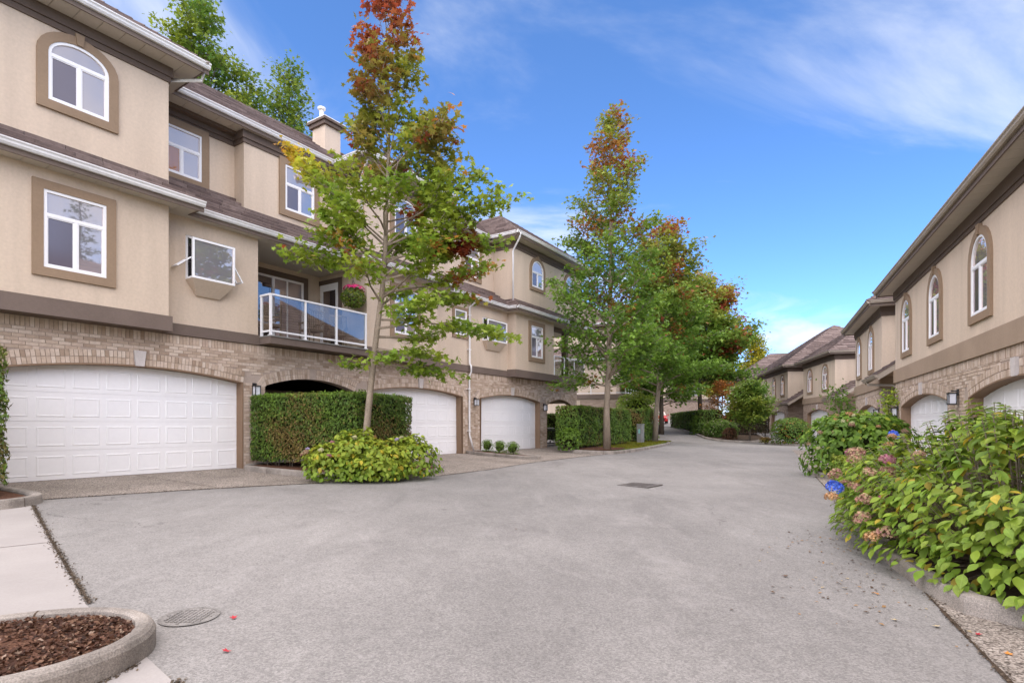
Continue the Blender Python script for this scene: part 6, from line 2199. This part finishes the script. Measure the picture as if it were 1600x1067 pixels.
def loft(secs):
    """secs: [(y, half width bottom, half width top, z0, z1)]"""
    mb = MB()
    k = 8
    for y, wb, wt, z0, z1 in secs:
        mb.v += [(-wb, y, z0), (-wb, y, (z0 + z1) * .5), (-wt, y, z1 - .06), (-wt * .85, y, z1), (wt * .85, y, z1), (wt, y, z1 - .06), (wb, y, (z0 + z1) * .5), (wb, y, z0)]
    for i in range(len(secs) - 1):
        for q in range(k): mb.f.append((i * k + q, i * k + (q + 1) % k, (i + 1) * k + (q + 1) % k, (i + 1) * k + q)); mb.m.append(0)
    mb.f += [tuple(range(k)), tuple((len(secs) - 1) * k + q for q in range(k))]; mb.m += [0, 0]
    return mb


loft([(-2.15, .72, .66, .32, .70), (-2.0, .84, .78, .24, .80), (-1.3, .88, .82, .22, .92), (-.75, .88, .82, .22, .98), (1.6, .88, .82, .22, 1.0), (2.0, .84, .78, .25, .95), (2.12, .76, .7, .35, .85)]).build('body', 'car_red', rc, smooth=False)
cb_ = loft([(-.85, .78, .76, .96, 1.0), (-.15, .76, .60, .96, 1.42), (1.0, .76, .60, .96, 1.45), (1.75, .74, .7, .96, 1.02)]).build('cabin', 'glass_dark', rc)
mb = MB(); mb.hexa([(-.56, -.12, 1.415), (.56, -.12, 1.415), (.56, 1.0, 1.445), (-.56, 1.0, 1.445), (-.52, -.1, 1.46), (.52, -.1, 1.46), (.52, .98, 1.48), (-.52, .98, 1.48)]); mb.build('roof', 'car_red', rc)
mb = MB(); mb.add([(-.70, -.84, 1.0), (.70, -.84, 1.0), (.56, -.17, 1.41), (-.56, -.17, 1.41)], [(0, 1, 2, 3)]); mb.build('windscreen', 'glass_bright', rc)
for sx in (-1, 1):
    mb = MB(); mb.box(sx * .62 - .16, sx * .62 + .16, -2.12, -1.98, .58, .72); mb.build('headlight', 'lamp_glass', rc)
    mb = MB(); mb.box(sx * .95 - .09, sx * .95 + .09, -.72, -.60, .98, 1.10); mb.build('mirror', 'car_red', rc)
    for y in (-1.4, 1.35):
        mb = MB(); mb.tube([(sx * .70, y, .31), (sx * .90, y, .31)], .31, 16); w_ = mb.build('wheel', 'tyre', rc)
        mb = MB(); mb.tube([(sx * .895, y, .31), (sx * .915, y, .31)], .19, 12); mb.build('rim', 'gutter_white', w_)
mb = MB(); mb.box(-.5, .5, -2.17, -2.12, .36, .54); mb.build('grille', 'black_metal', rc)
mb = MB(); mb.box(-.26, .26, -2.19, -2.17, .42, .52); mb.build('number_plate', 'white_paint', rc)

# ------------------------------------------------------------------ on the asphalt


def disc(name, x, y, r, matn, up, label, cat, ring=None, ell=1.0):
    root = empty(name, (x, y, gz(x, y)), 0, label, cat)
    mb = MB()
    n = 40
    pts = [(math.cos(2 * math.pi * k / n) * r, math.sin(2 * math.pi * k / n) * r * ell) for k in range(n)]
    mb.add([(a_, b_, gz(x + a_, y + b_) - gz(x, y) + up) for a_, b_ in pts], [tuple(range(n))])
    mb.build('cover', matn, root, recalc=False)
    mb = MB()
    for k in range(n):
        a0, a1 = 2 * math.pi * k / n, 2 * math.pi * (k + 1) / n
        qd = []
        for a_, rr in ((a0, r), (a1, r), (a1, r * 1.13), (a0, r * 1.13)):
            X, Y = math.cos(a_) * rr, math.sin(a_) * rr * ell
            qd.append((X, Y, gz(x + X, y + Y) - gz(x, y) + up + .002))
        mb.add(qd, [(0, 1, 2, 3)])
    mb.build('rim', ring or matn, root, recalc=False)
    mb = MB()
    for k in range(-5, 6):
        for q in range(-5, 6):
            X, Y = k * r * .17, q * r * .17 * ell
            if math.hypot(k, q) * .17 < .86:
                z_ = gz(x + X, y + Y) - gz(x, y) + up
                mb.box(X - r * .05, X + r * .05, Y - r * .05, Y + r * .05, z_, z_ + .006)
    mb.build('studs', matn, root)


pmat('cover_dusty', (0.235, 0.218, 0.20), 0.85, 0.25, 6, 0.25, 60, 0.3, 120, spec=0.25)
pmat('cover_rim', (0.205, 0.19, 0.175), 0.85, 0.3, 9, 0.3, 60, 0.3, 120, spec=0.2)
disc('manhole_cover', -2.27, 3.92, .17, 'cover_dusty', .006, 'dusty round utility cover in the asphalt beside the mulched island', 'cover', 'cover_rim')
# storm drain and its worn patch
sx_, sy_ = 2.85, 12.4
dr = empty('storm_drain', (sx_, sy_, gz(sx_, sy_)), rad(50), 'dark iron storm drain grate in the middle of the road', 'drain')
mb = MB(); mb.add([(x, y, z) for x, y, z in ((-.34, -.34, .005), (.34, -.34, .005), (.34, .34, .005), (-.34, .34, .005))], [(0, 1, 2, 3)]); mb.build('pit', 'dark_inside', dr, recalc=False)
mb = MB(); ring_solid(mb, [(-.30, -.30), (.30, -.30), (.30, .30), (-.30, .30)], [(-.37, -.37), (.37, -.37), (.37, .37), (-.37, .37)], 0, .018)
mb.v = [(a_, c_, b_) for a_, b_, c_ in mb.v]; mb.build('frame', 'iron', dr)
for k in range(9):
    mb = MB(); mb.box(-.30, .30, -.27 + k * .0675 - .018, -.27 + k * .0675 + .018, .004, .016); mb.build('bar', 'iron', dr)
pp = smooth_poly([(1.9, 11.9), (2.9, 11.2), (4.0, 12.7), (3.3, 13.6)], 2)
sheet('asphalt_patch', pp, .004, 'patch') if 'patch' in MATS else None

# fallen leaves
LEAFM = {}
sv, sf = SHAPES['maple']
for nm, cc in (('red', (.40, .03, .04)), ('orange', (.55, .22, .04)), ('tan', (.55, .43, .24)), ('brown', (.12, .07, .04))):
    pmat('fallen_' + nm, cc, .7, .15, 20, .1, 60)
    me = bpy.data.meshes.new('fallen_leaf'); me.from_pydata([tuple(q * np.array((1, 1, -.9))) for q in sv], [], sf); me.materials.append(MATS['fallen_' + nm]); LEAFM[nm] = me
rs = random.Random(5)
spots = [(-1.95, 3.9, 'red', 'bright red fallen leaf on the asphalt right of the round cover'), (-1.72, 3.35, 'red', 'small crimson fallen leaf on the asphalt near the bottom edge'), (-2.42, 3.55, 'red', 'pinkish fallen leaf against the island kerb'), (-3.05, 3.0, 'orange', 'orange fallen leaf lying on the mulch of the island'),
         (2.80, 4.08, 'tan', 'pale fallen leaf on the asphalt in front of the right-hand hydrangea'), (3.02, 3.96, 'tan', 'pale fallen leaf nearest the right kerb end'), (2.9, 4.85, 'tan', 'curled tan fallen leaf under the hydrangea'), (3.08, 4.7, 'orange', 'orange fallen leaf in the shade under the hydrangea'),
         (3.2, 3.82, 'red', 'red fallen leaf in the joint by the right kerb'), (3.12, 3.5, 'orange', 'rusty fallen leaf on the asphalt joint at lower right'), (2.55, 5.2, 'brown', 'dark brown fallen leaf out on the asphalt, right side'), (2.2, 4.7, 'brown', 'small dark leaf scrap left of the right kerb'), (0.05, 7.2, 'brown', 'dark leaf scrap in the middle of the road')]
for x, y, c, lab in spots:
    up = .012
    if c == 'orange' and x < -2.5: up = .135
    o = link('fallen_leaf', LEAFM[c]); o.location = (x, y, gz(x, y) + up); s_ = rs.uniform(.045, .06); o.scale = (s_,) * 3
    o.rotation_euler = (rs.uniform(-.2, .2), rs.uniform(-.2, .2), rs.uniform(0, 6)); tag(o, lab, 'leaf', 'fallen leaves')
# litter of leaf scraps under the hydrangea and bark chips on the island
n = 240
rg = np.random.default_rng(12)
t = rg.random(n)
X = 2.7 + rg.normal(size=n) * .35 + t * 1.3; Y = 4.1 + t * 3.2 + rg.normal(size=n) * .25
X = np.clip(X, 0, 3.1 + t * 1.5)
leaf_mesh('leaf_litter', np.stack([X, Y, np.array([gz(a_, b_) + .010 for a_, b_ in zip(X, Y)])], 1), np.tile((0, 0, 1.), (n, 1)) + rg.normal(size=(n, 3)) * .15, rg.uniform(.012, .045, n), np.array([(.10, .06, .035), (.35, .2, .08), (.45, .35, .2)])[rg.choice(3, n, p=[.6, .25, .15])], 'quad', None, 'petal', None, kind='stuff')
tag(bpy.data.objects['leaf_litter'], 'scattered dry leaf scraps under the right-hand hydrangea', 'leaf litter')
n = 5200
a_ = rg.random(n) * 6.283; r_ = np.sqrt(rg.random(n)) * .93
X = ISL[0] + np.cos(a_) * .60 * r_ * (1 + .33 * np.maximum(0, -np.cos(a_))); Y = ISL[1] + np.sin(a_) * .50 * r_ + .08 * np.cos(a_)
cc = np.array([(.075, .032, .018), (.13, .06, .035), (.20, .11, .065), (.045, .022, .014), (.34, .24, .17)])[rg.choice(5, n, p=[.34, .3, .18, .13, .05])]
leaf_mesh('bark_chips', np.stack([X, Y, np.array([gz(p_, q_) + .125 for p_, q_ in zip(X, Y)]) + rg.random(n) * .018], 1), np.tile((0, 0, 1.), (n, 1)) + rg.normal(size=(n, 3)) * .5, rg.uniform(.012, .045, n), cc, 'quad', None, 'petal', None, kind='stuff')
tag(bpy.data.objects['bark_chips'], 'reddish bark chips covering the kerbed island at lower left', 'bark mulch')
# verge grass
n = 9000
U_ = rg.uniform(25.2, 37, n); D_ = rg.uniform(.6, 4.1, n)
keep = D_ < 4.25 - np.maximum(0, U_ - 26.4) * .165 - .25
U_, D_ = U_[keep], D_[keep]
XY = np.array([PL(a_, b_) for a_, b_ in zip(U_, D_)])
leaf_mesh('verge_grass', np.column_stack([XY, [gz(a_, b_) + .13 for a_, b_ in XY]]), rg.normal(size=(len(U_), 3)) * np.array((1, 1, .2)), rg.uniform(.06, .12, len(U_)), np.clip(mixc(YGREEN * .55, YELLOW * .5, rg.random(len(U_)) ** 2), .01, 1), 'quad', None, 'leaf', np.tile((0, 0, 1.), (len(U_), 1)) + rg.normal(size=(len(U_), 3)) * .3, kind='stuff')
tag(bpy.data.objects['verge_grass'], 'short yellowish grass on the kerbed verge', 'grass')

# grit gathered in the joints between asphalt and concrete
def grit(pts, n, sp, seed):
    rg_ = np.random.default_rng(seed)
    i = rg_.integers(0, len(pts) - 1, n); t_ = rg_.random(n)
    A_ = np.array(pts)[i]; B_ = np.array(pts)[i + 1]
    q_ = A_ + (B_ - A_) * t_[:, None] + rg_.normal(size=(n, 2)) * sp * (0.4 + rg_.random((n, 1)) ** 3)
    return q_


gp = np.concatenate([grit([(-7.24, 8.42), (-5.2, 6.27), (-3.15, 4.15)], 2600, .028, 1), grit(L2((3.1, 2.77), (5.3, 3.32), (6.6, 3.77), (8.5, 4.56)), 1500, .04, 2), grit(R2((4, 2.99), (12, 2.99)), 900, .03, 3), grit([(-1.80, 3.0), (-1.5, 2.5)], 250, .03, 4), grit([(isl[k][0] * 1.0, isl[k][1]) for k in range(36, 48)] + [isl[0]], 500, .03, 5)])
n = len(gp)
leaf_mesh('joint_debris', np.column_stack([gp, [gz(a_, b_) + .009 for a_, b_ in gp]]), np.tile((0, 0, 1.), (n, 1)) + rg.normal(size=(n, 3)) * .4, rg.uniform(.008, .028, n), np.array([(.06, .045, .03), (.11, .08, .055), (.16, .12, .08)])[rg.choice(3, n)], 'quad', None, 'petal', None, kind='stuff')
tag(bpy.data.objects['joint_debris'], 'dark grit and moss gathered along the joints between asphalt and concrete', 'grit')
